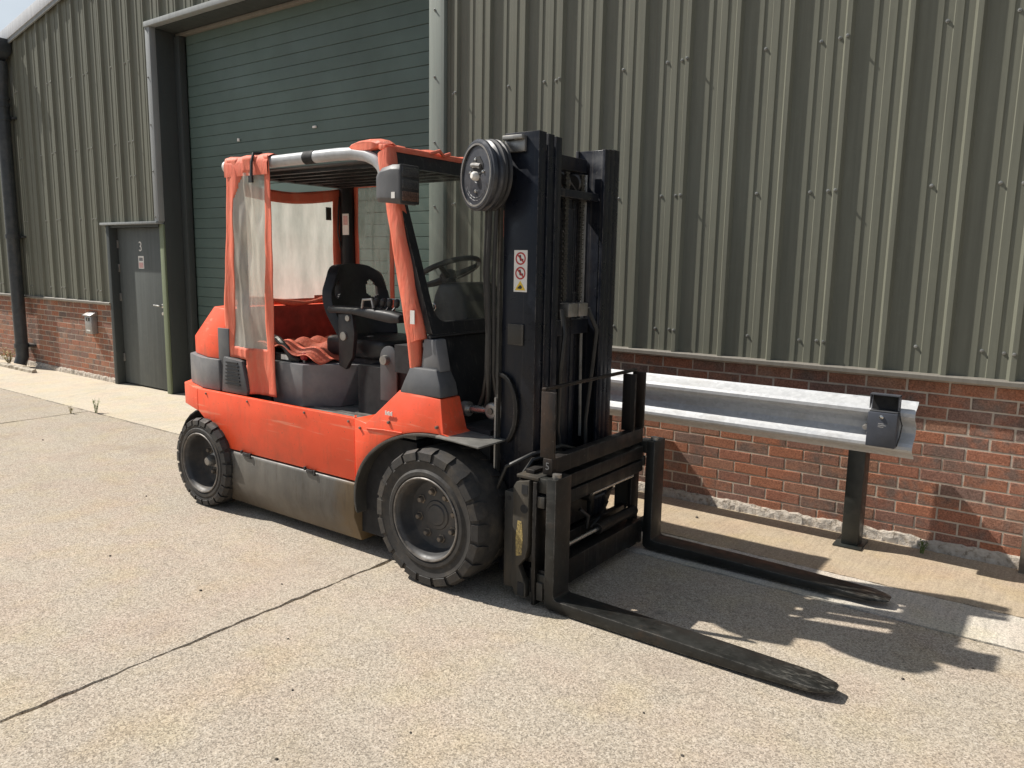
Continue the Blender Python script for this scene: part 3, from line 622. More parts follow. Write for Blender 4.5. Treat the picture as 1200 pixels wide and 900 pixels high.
for i in range(15):
    x = -12.95+i*0.083; rings.append([(x, 4.70, -0.02),(x, 4.70+r_.uniform(-.01,.01), 0.045+r_.uniform(-.012,.01)),(x, 4.76, 0.055+r_.uniform(-.012,.01)),(x, 4.78, -0.02)])
kb = m.loft(rings).build('kerb', 'kerb_stone', smooth=False); kb['kind'] = 'structure'
# ================================================================== FORKLIFT
YC = 3.46
F = thing('forklift', (-3.4, YC, 0), 'worn orange forklift truck with black mast, torn vinyl cab curtains and lowered forks', 'forklift')
def mir(y): return 2*YC-y
def both(fn):
    for s in (1, -1): fn(s)
def Y(y, s): return y if s == 1 else mir(y)
# ---- chassis
m = MB(); m.box(-4.42, -2.75, 2.93, mir(2.93), 0.12, 0.70); m.build('chassis', 'interior_dark', F)
m = MB(); m.box(-2.76, -2.36, 3.06, mir(3.06), 0.16, 0.80); m.build('front_axle', 'interior_dark', F)
m = MB(); m.box(-4.95, -4.41, 3.08, mir(3.08), 0.22, 0.66); m.cyl((-4.61,2.95,0.30),(-4.61,mir(2.95),0.30),0.05); m.build('rear_axle', 'interior_dark', F)
for s in (1, -1):
    # rear arch liner
    m = MB(); arc = ellipse(-4.61, 0.30, 0.37, 0.345, 5, 175, 14); m.loft([[(x, Y(2.895, s), z) for x, z in arc]+[(x, Y(2.895, s), z+0.01) for x, z in arc[::-1]], [(x, Y(3.10, s), z) for x, z in arc]+[(x, Y(3.10, s), z+0.01) for x, z in arc[::-1]]])
    m.build('rear_arch', 'interior_dark', F)
    # orange side panel
    poly = [(-4.70,0.635),(-4.625,0.585),(-4.47,0.455),(-4.425,0.425),(-3.172,0.425),(-3.172,0.785),(-4.70,0.785)]
    m = MB(); m.prism_y(poly, Y(2.878, s), Y(2.912, s)); sp = m.build('side_panel', 'orange_paint', F, bevel=0.006)
    MB().box(-3.185, -3.179, Y(2.893, s)-0.008, Y(2.893, s)+0.008, 0.785, 0.80).build('stud', 'chrome', sp)
    for bx_ in (-4.60,-4.15,-3.60,-3.22):
        m = MB(); m.lathe_y([(0,Y(2.871,s)),(0.006,Y(2.872,s)),(0.008,Y(2.876,s)),(0.008,Y(2.885,s))],bx_,0.762,8); m.build('bolt', 'nut_steel', sp)
    # fender
    arch = ellipse(-2.56, 0.36, 0.605, 0.425, 83, 173, 16)
    poly = [(-3.166,0.788),(-3.075,0.772),(-2.855,0.975),(-2.565,0.958),(-2.515,0.792)]+arch
    m = MB(); y0, y1 = 2.872, 3.06
    front = [(x, Y(y0 if z < 0.80 else y0+(z-0.80)*0.22, s), z) for x, z in poly]; rear = [(x, Y(y1, s), z) for x, z in poly]
    m.loft([front, rear]); fd = m.build('front_fender', 'orange_paint', F, bevel=0.007)
    m = MB(); m.tube([(-3.07,Y(2.869,s),0.745),(-2.93,Y(2.869,s),0.755),(-2.80,Y(2.869,s),0.758)], 0.0035, 6); m.build('pressed_line', 'orange_paint', fd)
    for k in range(5): MB().box(-2.925+k*0.011, -2.919+k*0.011, Y(2.874,s)-0.003, Y(2.874,s)+0.003, 0.838, 0.86-0.005*(k % 2)).build('print_mark', 'white_print', fd)
    for bx_, bz_ in ((-3.12,0.50),(-3.12,0.74),(-2.56,0.82),(-2.90,0.80)):
        m = MB(); m.lathe_y([(0,Y(2.863,s)),(0.007,Y(2.864,s)),(0.009,Y(2.870,s)),(0.009,Y(2.88,s))],bx_,bz_,8); m.build('bolt', 'nut_steel', fd)
    # black arch lip + liner + mud plate
    lip = ellipse(-2.56, 0.355, 0.600, 0.428, 192, 92, 22)+[(-2.535,0.7815)]
    inner = [(x+(-2.56-x)*0.028, z-0.014) for x, z in lip]
    m = MB(); m.loft([[(x, Y(yy, s), z) for x, z in lip]+[(x, Y(yy, s), z) for x, z in inner[::-1]] for yy in (2.852, 3.085)]); m.build('wheel_arch', 'plate_worn', F, bevel=0.003)
    m = MB(); m.loft([[(x, Y(yy, s), z) for x, z in [(-2.545,0.772),(-2.43,0.768),(-2.268,0.758),(-2.268,0.768),(-2.43,0.778),(-2.545,0.785)]] for yy in (2.846, 3.10)]); m.build('mudguard', 'floor_plate', F, bevel=0.003)
    # grey skirt
    m = MB(); sec = [(2.885,0.417),(2.872,0.405),(2.868,0.215),(2.925,0.062),(3.1,0.062),(3.1,0.417)]
    m.prism_x([(Y(y, s), z) for y, z in sec], -4.425, -3.175); sk = m.build('skirt', 'skirt_grey', F, bevel=0.008)
    for x_ in (-4.17, -3.55):
        m = MB(); m.box(x_-0.03, x_+0.03, Y(2.868,s)-0.006, Y(2.868,s)+0.004, 0.408, 0.428); m.box(x_-0.05, x_-0.035, Y(2.868,s)-0.007, Y(2.868,s)+0.004, 0.418, 0.44); m.box(x_+0.035, x_+0.05, Y(2.868,s)-0.007, Y(2.868,s)+0.004, 0.398, 0.432); m.build('latch', 'black_plastic', sk, bevel=0.002)
# ---- rear: bumper, lamp block, counterweight
def plan(x_front, pts): 
    near = [(x_front, pts[0][1])]+pts; return near+[(x, mir(y)) for x, y in pts[::-1]]+[(x_front, mir(pts[0][1]))]
MB().prism_z(plan(-4.7025, [(-4.709,2.880),(-5.03,2.985),(-5.15,3.14)]), 0.632, 0.783).build('rear_bumper', 'orange_paint', F, bevel=0.005)
MB().prism_z(plan(-4.50, [(-4.695,2.915),(-4.975,3.005),(-5.09,3.16)]), 0.786, 0.992).build('rear_lamp_block', 'grey_light', F, bevel=0.006)
P1 = plan(-4.44, [(-4.655,2.935),(-4.93,3.02),(-5.03,3.17)]); P2 = plan(-4.40, [(-4.445,2.945),(-4.70,3.03),(-4.80,3.18)])
m = MB(); m.loft([[(x, y, 0.995) for x, y in P1], [(x, y, 1.115) for x, y in P1], [(x, y, 1.325) for x, y in P2]]); m.build('counterweight', 'orange_paint', F, bevel=0.006)
m = MB(); m.box(-4.50, -4.065, 2.99, mir(2.99), 0.70, 1.06); m.build('battery_hood', 'interior_dark', F)
m = MB(); m.box(-4.52, -4.40, 2.93, 2.95, 0.79, 1.20); m.build('corner_post', 'grey_plastic', F, bevel=0.004)
for s in (1, -1):
    m = MB(); m.prism_y([(-4.46,0.79),(-4.195,0.79),(-4.185,0.82),(-4.235,1.005),(-4.43,1.02)], Y(2.905,s), Y(2.95,s)); vp = m.build('vent_panel', 'grey_plastic', F, bevel=0.006)
    for k in range(7):
        z_ = 0.845+k*0.023; m = MB(); m.box(-4.41+k*0.002, -4.255-k*0.003, Y(2.902,s)-0.003, Y(2.902,s)+0.004, z_, z_+0.010); m.build('vent_slot', 'interior_dark', vp)
# ---- wheels
def wheel(cx, cz, R, w, rr_, yout, s, lugs, nuts, nut_r, dish, cap):
    yo = yout; W = MB()
    # rim: outer flange, dished disc
    W.lathe_y([(Y_*1.0, Y(y, s)) for Y_, y in [(rr_+0.012,yo+0.012),(rr_+0.016,yo+0.004),(rr_+0.004,yo+0.002),(rr_-0.008,yo+0.012),(rr_-0.012,yo+0.03),(rr_-0.020,yo+dish-0.02),(rr_-0.030,yo+dish),(nut_r+0.03,yo+dish+0.004),(nut_r-0.045,yo+dish),(nut_r-0.05,yo+dish-0.006),(0.0,yo+dish-0.007)]], cx, cz, 48)
    W.lathe_y([(rr_+0.012, Y(yo+0.012, s)),(rr_+0.012, Y(yo+w, s))], cx, cz, 48)
    wo_ = W.build('wheel', 'rim_grey', F, angle=40)
    T = MB(); sh_ = 0.84*R
    T.lathe_y([(r_, Y(y, s)) for r_, y in [(rr_+0.010,yo+0.008),(rr_+0.022,yo-0.004),(rr_+0.040,yo-0.004),(rr_+0.052,yo+0.006),(sh_-0.012,yo+0.002),(sh_,yo-0.002),(sh_+0.006,yo+0.004),(R-0.014,yo+0.012),(R-0.010,yo+0.035),(R-0.004,yo+w*0.32),(R,yo+w*0.5),(R-0.004,yo+w*0.68),(R-0.010,yo+w-0.035),(R-0.014,yo+w-0.012),(sh_,yo+w),(rr_+0.010,yo+w)]], cx, cz, 72)
    # shoulder lugs
    for side in (0, 1):
        for k in range(lugs):
            a0 = 2*math.pi*(k+0.5*side)/lugs; da = 2*math.pi/lugs*0.40
            ys = (yo-0.004, yo+0.03, yo+w*0.30) if side == 0 else (yo+w+0.004, yo+w-0.03, yo+w*0.70)
            def pt(a, r_, y): return (cx+math.cos(a)*r_, Y(y, s), cz+math.sin(a)*r_)
            rings = []
            for sg, tw in ((-1, 0), (1, 0)):
                rings.append([pt(a0+sg*da, sh_-0.004, ys[0]+0.010*(1 if side == 0 else -1)), pt(a0+sg*da, sh_+0.008, ys[0]), pt(a0+sg*da*0.97, R-0.012, ys[0]+0.004*(1 if side == 0 else -1)), pt(a0+sg*da*0.95, R+0.002, ys[1]), pt(a0+sg*da*0.55, R-0.002, ys[2]), pt(a0+sg*da*0.55, R-0.03, ys[2]), pt(a0+sg*da, R-0.04, ys[1])])
            T.loft(rings)
    T.build('tyre', 'rubber', wo_, angle=30)
    m = MB(); m.lathe_y([(r_, Y(y, s)) for r_, y in [(rr_+0.013,yo-0.003),(rr_+0.009,yo-0.007),(rr_+0.003,yo-0.005),(rr_+0.001,yo+0.003)]], cx, cz, 56); m.build('rim_flange', 'rim_worn', wo_)
    nm = MB(); nm.lathe_y([(0,-0.026),(0.012,-0.026),(0.017,-0.019),(0.017,-0.005),(0.024,-0.004),(0.024,0.0)], 0, 0, 6)
    nme = nm.mesh('lug_nut', 'nut_steel')
    for k in range(nuts):
        a = 2*math.pi*(k+0.3)/nuts
        put('lug_nut', nme, wo_, (cx+math.cos(a)*nut_r, Y(yo+dish+0.002, s), cz+math.sin(a)*nut_r), None if s == 1 else (0, 0, math.pi))
    if cap:
        m = MB(); m.lathe_y([(r_, Y(y, s)) for r_, y in [(0,yo+dish-0.075),(0.026,yo+dish-0.07),(0.036,yo+dish-0.05),(0.036,yo+dish-0.02),(0.05,yo+dish-0.015)]], cx, cz, 24); m.build('hub_cap', 'steel', wo_)
    else:
        m = MB(); m.lathe_y([(r_, Y(y, s)) for r_, y in [(0,yo+dish-0.012),(0.052,yo+dish-0.012),(0.058,yo+dish-0.006)]], cx, cz, 28); m.build('hub_cap', 'rim_grey', wo_)
for s in (1, -1):
    wheel(-2.56, 0.358, 0.358, 0.285, 0.206, 2.785, s, 20, 8, 0.124, 0.095, False)
    wheel(-4.615, 0.298, 0.298, 0.20, 0.190, 2.825, s, 22, 6, 0.085, 0.115, True)
# ---- floor and front structure
m = MB(); m.box(-3.80, -2.74, 2.915, mir(2.915), 0.72, 0.755); fl = m.build('floor_plate', 'floor_plate', F)
for k in range(4): MB().box(-3.72+k*0.02, -2.95, 3.05+k*0.2, 3.07+k*0.2, 0.755, 0.762).build('floor_rib', 'steel', fl)
for s in (1, -1):
    m = MB()
    lo_ = [(-2.857,2.905),(-2.562,2.905),(-2.562,3.05),(-2.857,3.05)]; hi = [(-2.80,2.93),(-2.615,2.93),(-2.615,3.04),(-2.80,3.04)]
    m.loft([[(x, Y(y,s), 0.962) for x, y in lo_], [(x, Y(y,s), 1.03) for x, y in [(-2.83,2.915),(-2.578,2.915),(-2.578,3.05),(-2.83,3.05)]], [(x, Y(y,s), 1.105) for x, y in hi]]); m.build('pillar_foot', 'grey_plastic', F, bevel=0.012)
    m = MB(); m.prism_y([(-2.735,1.09),(-2.60,1.09),(-2.635,1.255),(-2.715,1.255)], Y(2.945,s), Y(3.03,s)); m.build('pillar_bracket', 'grey_light', F, bevel=0.008)
m = MB(); m.prism_y([(-2.70,1.275),(-2.675,1.275),(-2.56,0.80),(-2.62,0.80)], 2.955, mir(2.955)); m.build('front_panel', 'frame_black', F, bevel=0.004)
# windscreen frame: outer loop with opening
def scr(y, z): return -2.675-(z-1.275)*(0.325/0.965)   # X of the raked screen
y0s, y1s, z0s, z1s = 2.955, mir(2.955), 1.277, 2.225
def rrect(ya, yb, za, zb, r_, n=5):
    pts = []
    for (cy, cz, a0) in ((yb-r_, zb-r_, 0), (ya+r_, zb-r_, 90), (ya+r_, za+r_, 180), (yb-r_, za+r_, 270)):
        for i in range(n+1):
            a = math.radians(a0+90*i/n); pts.append((cy+math.cos(a)*r_, cz+math.sin(a)*r_))
    return pts
out_ = rrect(y0s, y1s, z0s, z1s, 0.012); inn_ = rrect(y0s+0.055, y1s-0.055, z0s+0.062, z1s-0.085, 0.075)
m = MB(); n = len(out_)
A0 = [(scr(y,z)+0.012, y, z) for y, z in out_]; A1 = [(scr(y,z)+0.012, y, z) for y, z in inn_]; B1 = [(scr(y,z)-0.025, y, z) for y, z in inn_]; B0 = [(scr(y,z)-0.025, y, z) for y, z in out_]
m.loft([A0, A1, B1, B0, A0], cap=False); wf = m.build('windscreen_frame', 'frame_black', F, angle=40)
m = MB(); m.loft([[(scr(y,z)+o_, y, z) for y, z in rrect(y0s+0.05, y1s-0.05, z0s+0.057, z1s-0.08, 0.075)] for o_ in (-0.008, -0.003)]); m.build('glass', 'screen_glass', wf)
m = MB(); m.tube([(-2.66,2.93,1.268),(-2.66,3.2,1.270),(-2.66,mir(2.95),1.268)], 0.006, 6); m.build('seal', 'black_plastic', wf)
# ---- overhead guard
for s in (1, -1):
    yy = Y(2.985, s)
    pts = [(-4.41,yy,2.215),(-3.9,yy,2.222),(-3.4,yy,2.226),(-3.25,yy,2.222),(-3.16,yy,2.207),(-3.09,yy,2.178),(-3.045,yy,2.14),(-3.015,yy,2.08)]
    rl_ = MB().tube(pts, 0.035, 16).build('roof_rail', 'tube_silver', F)
    MB().cyl((-4.43,yy,2.215),(-4.40,yy,2.215),0.037,18).build('end_cap', 'white_print', rl_)
    m = MB(); m.tube([(-3.66,yy,2.224),(-3.575,yy,2.225)], 0.0375, 16); m.build('vinyl_wrap', 'interior_dark', rl_)
    # A pillar with vinyl sleeve
    P0, P1_ = Vector((-3.00, yy-0.015*s, 2.215)), Vector((-2.765, yy-0.03*s, 1.24)); ax = (P1_-P0).normalized()
    rings = []; NR = 26
    for i in range(NR+1):
        f = i/NR; c = P0.lerp(P1_, f); w_ = 0.040+0.014*f+0.004*math.sin(f*21+s); d_ = 0.036+0.005*math.sin(f*17); ring_ = []
        for k in range(14):
            a = 2*math.pi*k/14; q = abs(math.cos(a))**0.6*math.copysign(1, math.cos(a)); r2 = abs(math.sin(a))**0.6*math.copysign(1, math.sin(a)); wr_ = 1+0.06*math.sin(k*2.1+f*14)
            ring_.append((c.x+q*w_*wr_, c.y+r2*d_*wr_, c.z+q*0.018))
        rings.append(ring_)
    ap = MB().loft(rings).build('pillar_sleeve', 'orange_vinyl', F, angle=60)
    m = MB(); m.tube([(-2.80,yy-0.02*s,1.30),(-2.785,yy-0.02*s,1.10),(-2.79,yy-0.01*s,1.02)], [0.045,0.036,0.028], 12); m.build('sleeve_tail', 'orange_vinyl', ap, angle=60)
    MB().box(-2.775, -2.745, yy-(0.078 if s == 1 else -0.074), yy-(0.074 if s == 1 else -0.078), 1.33, 1.40).build('sticker', 'white_print', ap) if s == 1 else None
    # rear pillar
    m = MB(); yp = yy+(0.045 if s == 1 else 0.0); m.tube([(-4.385,yp,2.20),(-4.375,yp,1.6),(-4.38,yp,0.80)], 0.04 if s == 1 else 0.055, 12); rp = m.build('rear_pillar', 'frame_black', F)
    if s == -1:
        pl_ = MB().box(-4.365, -4.300, yy-0.062, yy-0.058, 1.83, 1.98).build('sticker', 'white_print', rp)
        MB().box(-4.355, -4.31, yy-0.0635, yy-0.062, 1.90, 1.965).build('printed_panel', 'pink_print', pl_)
MB().box(-3.12, -3.00, 2.97, mir(2.97), 2.19, 2.225).build('roof_crossbar', 'frame_black', F, bevel=0.005); MB().box(-4.43, -4.34, 2.97, mir(2.97), 2.16, 2.205).build('roof_crossbar', 'frame_black', F, bevel=0.005)
rp_ = MB().box(-4.35, -3.10, 3.01, mir(3.01), 2.178, 2.186).build('roof_panel', 'grey_plastic', F)
for k in range(7):
    y_ = 3.08+k*0.125; MB().box(-4.36, -3.08, y_-0.012, y_+0.012, 2.156, 2.178).build('roof_bar', 'frame_black', rp_)
m = MB(); rings = []
for i in range(25):
    f = i/24; y_ = 2.955+f*(mir(2.955)-2.955); r_ = 0.030+0.012*math.sin(f*19)+0.008*math.sin(f*43)
    rings.append([(-3.16+math.cos(a)*r_*3.6+0.03*math.sin(f*9), y_, 2.25+math.sin(a)*r_*0.75+0.006*math.sin(f*31)) for a in [2*math.pi*k/12 for k in range(12)]])
m.loft(rings).build('rolled_vinyl', 'orange_vinyl', F, angle=60)
m = MB(); m.loft([[(-3.03,y,2.222),(-2.975,y,2.215),(-2.975,y,2.245),(-3.03,y,2.252)] for y in (2.94, 3.2, 3.5, mir(2.94))]); m.build('header_trim', 'orange_vinyl', F, bevel=0.006)
m = MB(); m.tube([(-2.975,3.28,2.238),(-2.95,3.33,2.256),(-2.965,3.38,2.236),(-2.95,3.42,2.25)], 0.010, 8); m.build('tie_knot', 'orange_vinyl', F)
# ---- work lamp on near pillar
m = MB(); secs = []
for x_, sy, z0_, z1_ in ((-2.945,0.20,1.965,2.05),(-2.93,0.55,1.945,2.085),(-2.88,0.85,1.94,2.108),(-2.80,1.0,1.932,2.120),(-2.745,1.0,1.926,2.118),(-2.735,0.97,1.930,2.112)):
    cy_, hy = 2.865, 0.070*sy; zc, hz = (z0_+z1_)/2, (z1_-z0_)/2
    secs.append([(x_, cy_+max(-1, min(1, 1.25*math.cos(a)))*hy, zc+max(-1, min(1, 1.25*math.sin(a)))*hz) for a in [2*math.pi*k/20 for k in range(20)]])
hl = m.loft(secs).build('lamp_housing', 'grey_plastic', F, bevel=0.004)
for k, mt in enumerate(('lens_amber', 'lens_dark', 'lens_dark')):
    z_ = 1.938+k*0.058; MB().box(-2.738, -2.726, 2.805, 2.925, z_+0.004, z_+0.053).build('lens', mt, hl, bevel=0.006)
MB().box(-2.742, -2.730, 2.798, 2.932, 1.930, 2.118).build('bezel', 'black_plastic', hl, bevel=0.01)
MB().box(-2.792, -2.768, 2.7935, 2.797, 1.955, 1.985).build('reflector', 'white_print', hl)
m = MB(); m.tube([(-2.85,2.90,2.0),(-2.88,2.95,2.0)], 0.014, 8); m.build('lamp_bracket', 'steel', hl)
# ---- curtains
def wavy(x, z, amp): return amp*(math.sin(x*31+z*3.1)+0.6*math.sin(x*17-z*6.0+1.3)+0.3*math.sin(z*23+x*9)+0.5*math.sin(x*63+2.0*math.sin(z*5))+0.25*math.sin(x*90+z*11))
def grid_patch(fn, inside, nu, nv):
    m = MB(); idx = {}
    for i in range(nu):
        for j in range(nv):
            if inside((i+0.5)/nu, (j+0.5)/nv):
                q = []
                for di, dj in ((0,0),(1,0),(1,1),(0,1)):
                    k = (i+di, j+dj)
                    if k not in idx: idx[k] = len(m.v); m.v.append(Vector(fn(k[0]/nu, k[1]/nv)))
                    q.append(idx[k])
                m.f.append(tuple(q))
    return m
def thick(o, t_=0.003):
    md = o.modifiers.new('thickness', 'SOLIDIFY'); md.thickness = t_; md.offset = 0; return o
for s in (1,):
    def fn(u_, v_):
        z_ = 0.80+v_*1.455; f = (z_-0.80)/1.455
        xl_ = -4.485+(-4.365+4.485)*max(0, f); xr_ = -3.955+0.012*math.sin(z_*4)
        x_ = xl_+(xr_-xl_)*u_; top = max(0, (v_-0.93)/0.07)
        return (x_, 2.942+wavy(x_, z_, 0.0035+0.008*math.sin(math.pi*min(1, max(0, u_)))**2)-0.018*u_*(1-f)*math.sin(u_*5)-0.004*top, z_)
    win = lambda u_, v_: 0.20 < u_ < 0.87 and 0.205 < v_ < 0.935 and (u_-0.20)*0.52 > (v_-0.83)*1.45*0.6-0.0
    cur = lambda u_, v_: not win(u_, v_) and not (v_ < 0.155 and u_ < 0.44+0.12*v_/0.155*(1 if u_ > 0 else 0)-0.0)
    co = thick(grid_patch(fn, cur, 44, 80).build('curtain', 'orange_vinyl', F, angle=80)); co['label'] = 'orange vinyl rear side curtain with hazy clear window'
    grid_patch(fn, win, 44, 80).build('clear_window', 'clear_vinyl', co, angle=80)
    m = MB(); m.loft([[(-4.40,2.925,2.13),(-3.955,2.922,2.14),(-3.955,2.935,2.262),(-4.37,2.935,2.256)],[(-4.40,2.94,2.13),(-3.955,2.938,2.14),(-3.955,2.945,2.258),(-4.37,2.945,2.252)]]); m.v = []; m.f = []
    arcp = [(2.935,2.15),(2.932,2.215),(2.945,2.255),(2.985,2.272),(3.03,2.262),(3.05,2.23)]
    rings = [[(x_, y_, z_+0.004*math.sin(x_*37)) for y_, z_ in arcp]+[(x_, y_, z_-0.005) for y_, z_ in arcp[::-1]] for x_ in [-4.385+0.43*i/8 for i in range(9)]]
    MB().loft(rings).build('curtain_fold', 'orange_vinyl', co, angle=60)
    m = MB(); m.tube([(-4.09,3.0,2.280),(-4.09,2.94,2.272),(-4.085,2.921,2.22),(-4.087,2.917,2.12)], 0.009, 6); m.box(-4.105,-4.072,2.908,2.922,2.10,2.14); m.build('strap', 'black_print', co)
# rear curtain, hanging slack from the rear bar
def fnr(u_, v_):
    y_ = 2.99+u_*(mir(2.99)-2.99); z_ = 1.34+v_*0.80
    sag = 0.05*math.sin(u_*math.pi)*v_
    return (-4.425+wavy(y_*0.8, z_, 0.006), y_, z_-sag+0.05*u_*v_*0.5)
winr = lambda u_, v_: 0.06 < u_ < 0.90 and (0.06+0.02*math.sin(u_*9)) < v_ < 0.89
curr = lambda u_, v_: not winr(u_, v_)
co = thick(grid_patch(fnr, curr, 40, 40).build('rear_curtain', 'orange_vinyl', F, angle=80)); grid_patch(fnr, winr, 40, 40).build('clear_window', 'clear_vinyl_rear', co, angle=80)
m = MB(); m.tube([(-4.40,3.88,2.10),(-4.39,3.86,2.0),(-4.395,3.855,1.85),(-4.39,3.875,1.74)], 0.006, 6); m.build('cord', 'black_print', co)
m = MB(); m.box(-4.405,-4.398,3.755,3.80,1.93,2.02); m.build('strap', 'black_print', co)
rings = []
for i in range(21):
    f = i/20; y_ = 2.99+f*0.94; r_ = 0.018+0.006*math.sin(f*17)
    rings.append([(-4.40+math.cos(a)*r_*1.4, y_, 1.365+0.018*math.sin(f*8.5)+math.sin(a)*r_) for a in [2*math.pi*k/10 for k in range(10)]])
MB().loft(rings).build('bottom_roll', 'orange_vinyl', co, angle=60)
# far side curtain
yf = mir(2.955)
def fnf(u_, v_):
    x_ = -4.36+u_*0.42; z_ = 0.95+v_*1.28; return (x_, yf+wavy(x_, z_, 0.005), z_)
winf = lambda u_, v_: 0.16 < u_ < 0.90 and 0.25 < v_ < 0.94
co = thick(grid_patch(fnf, lambda a_, b_: not winf(a_, b_), 30, 40).build('curtain', 'orange_vinyl', F, angle=80)); grid_patch(fnf, winf, 30, 40).build('clear_window', 'clear_vinyl_far', co, angle=80)
# ---- cab interior
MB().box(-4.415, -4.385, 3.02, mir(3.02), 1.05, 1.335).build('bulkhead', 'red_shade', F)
def fnh(u_, v_):
    x_ = -4.38+u_*0.72; y_ = 3.0+v_*0.85
    return (x_, y_, 1.10+0.018*math.sin(x_*27+y_*11)+0.014*math.sin(y_*33-x_*8)+0.02*math.sin(x_*9)-0.03*max(0, u_-0.75)*4*(1 if v_ < 0.3 else 0.3))
thick(grid_patch(fnh, lambda a_, b_: True, 40, 40).build('hood_cover', 'orange_vinyl', F, angle=80), 0.004)
bp = [(-4.06,2.985),(-3.735,2.985),(-3.50,3.215),(-3.42,3.9),(-4.06,3.9)]
m = MB(); m.loft([[(x,y,0.757) for x, y in [(-4.05,3.0),(-3.77,3.0),(-3.60,3.16),(-3.46,3.9),(-4.05,3.9)]], [(x,y,1.022) for x, y in bp]]); sb = m.build('seat_box', 'grey_light', F, bevel=0.006)
MB().box(-4.03,-3.88,3.01,3.13,1.022,1.075).build('control_box', 'black_plastic', sb, bevel=0.008); MB().box(-3.97,-3.90,3.006,3.0095,1.035,1.065).build('sticker', 'white_print', sb)
m = MB(); m.lathe_y([(0,3.03),(0.018,3.032),(0.026,3.05),(0.018,3.07),(0,3.072)],-3.80,1.06,14); m.build('knob', 'red_print', sb); m = MB(); m.cyl((-3.80,3.05,1.02),(-3.80,3.05,1.05),0.01); m.build('knob_stem', 'steel', sb)
m = MB(); m.tube([(-4.30,3.12,1.11),(-4.12,3.06,1.155),(-4.02,3.03,1.15),(-3.93,3.02,1.10),(-3.88,3.02,1.05),(-3.85,3.05,1.03)], 0.022, 10); m.build('hose', 'hose_rubber', F)
# seat: curved shell back with two slots
def fnb(u_, v_):
    a = (u_-0.5)*2; hw = 0.235+0.03*math.sin(v_*3.0)-0.05*max(0, v_-0.72)**1*2.2
    y_ = 3.47+a*hw; z_ = 1.17+v_*0.455-0.06*abs(a)**4*v_
    return (-3.78+0.11*a*a*(1-0.25*v_)-0.10*v_+0.02*math.cos(v_*6), y_, z_)
def slot(u_, v_):
    for c_ in (0.20, 0.80):
        if ((u_-c_)/0.075)**2+((v_-0.66)/0.135)**2 < 1: return True
    return False
sbk = grid_patch(fnb, lambda a_, b_: not slot(a_, b_), 40, 40).build('seat_back', 'black_vinyl', F, angle=80)
md = sbk.modifiers.new('thickness', 'SOLIDIFY'); md.thickness = 0.06; md.offset = 0.0; md2 = sbk.modifiers.new('round', 'BEVEL'); md2.width = 0.018; md2.segments = 3; md2.limit_method = 'ANGLE'; md2.angle_limit = math.radians(50)
m = MB(); m.loft([[(x,y,z) for x, y in [(-3.82,3.23),(-3.30,3.22),(-3.26,3.30),(-3.26,3.64),(-3.30,3.72),(-3.82,3.71)]] for z in (1.06, 1.14, 1.18)]); m.build('seat_cushion', 'black_vinyl', F, bevel=0.03, segs=3)
m = MB(); m.box(-3.78,-3.34,3.27,3.67,0.86,1.06); m.build('seat_suspension', 'black_plastic', F, bevel=0.02)
# armrest with levers
m = MB(); m.loft([[(x, y+3.165, z) for y, z in [(-0.05,z0_),(0.05,z0_),(0.055,z1_-0.015),(0.04,z1_),(-0.04,z1_),(-0.055,z1_-0.015)]] for x, z0_, z1_ in ((-3.66,1.335,1.375),(-3.45,1.335,1.378),(-3.30,1.318,1.378),(-3.14,1.300,1.366),(-3.06,1.305,1.352))]); ar = m.build('armrest', 'black_plastic', F, bevel=0.01)
for k in range(4):
    x_ = -3.30+k*0.055; m = MB(); m.tube([(x_,3.165-0.02*k*0.4,1.37),(x_+0.008,3.165,1.395)], 0.006, 8); m.tube([(x_+0.006,3.165,1.388),(x_+0.010,3.165,1.402),(x_+0.014,3.165,1.425),(x_+0.016,3.165,1.436)], [0.010,0.018,0.017,0.008], 12); m.build('lever', 'black_plastic', ar)
m = MB(); m.tube([(-3.36,3.12,1.375),(-3.35,3.12,1.425),(-3.28,3.12,1.43),(-3.265,3.12,1.38)], 0.008, 8); m.tube([(-3.25,3.22,1.43),(-2.98,3.22,1.432)], 0.005, 6); m.build('guard_bar', 'steel', ar)
m = MB(); m.prism_y([(-3.58,1.33),(-3.46,1.34),(-3.44,1.22),(-3.46,1.08),(-3.52,1.0),(-3.58,1.02)], 3.13, 3.16); m.build('armrest_bracket', 'black_plastic', ar, bevel=0.004)
m = MB(); m.lathe_y([(0,3.118),(0.026,3.12),(0.026,3.13)],-3.53,1.20,16); m.lathe_y([(0,3.118),(0.018,3.12),(0.018,3.13)],-3.49,1.31,14); m.build('pivot_bolt', 'steel', ar)
# lever bracket plate
pp = [(-3.185,0.86),(-3.055,0.86),(-3.055,1.10)]+ellipse(-3.12, 1.11, 0.065, 0.065, 0, 180, 10)+[(-3.185,1.10)]
m = MB(); m.prism_y(pp, 3.09, 3.105); lb = m.build('lever_plate', 'grey_plastic', F, bevel=0.003)
m = MB(); m.lathe_y([(0,3.06),(0.026,3.062),(0.028,3.075),(0.028,3.09)],-3.135,1.095,18); m.build('pivot_bolt', 'steel', lb)
m = MB(); m.box(-3.40,-3.0,3.12,3.6,0.757,1.04); m.build('pedal_box', 'interior_dark', F)
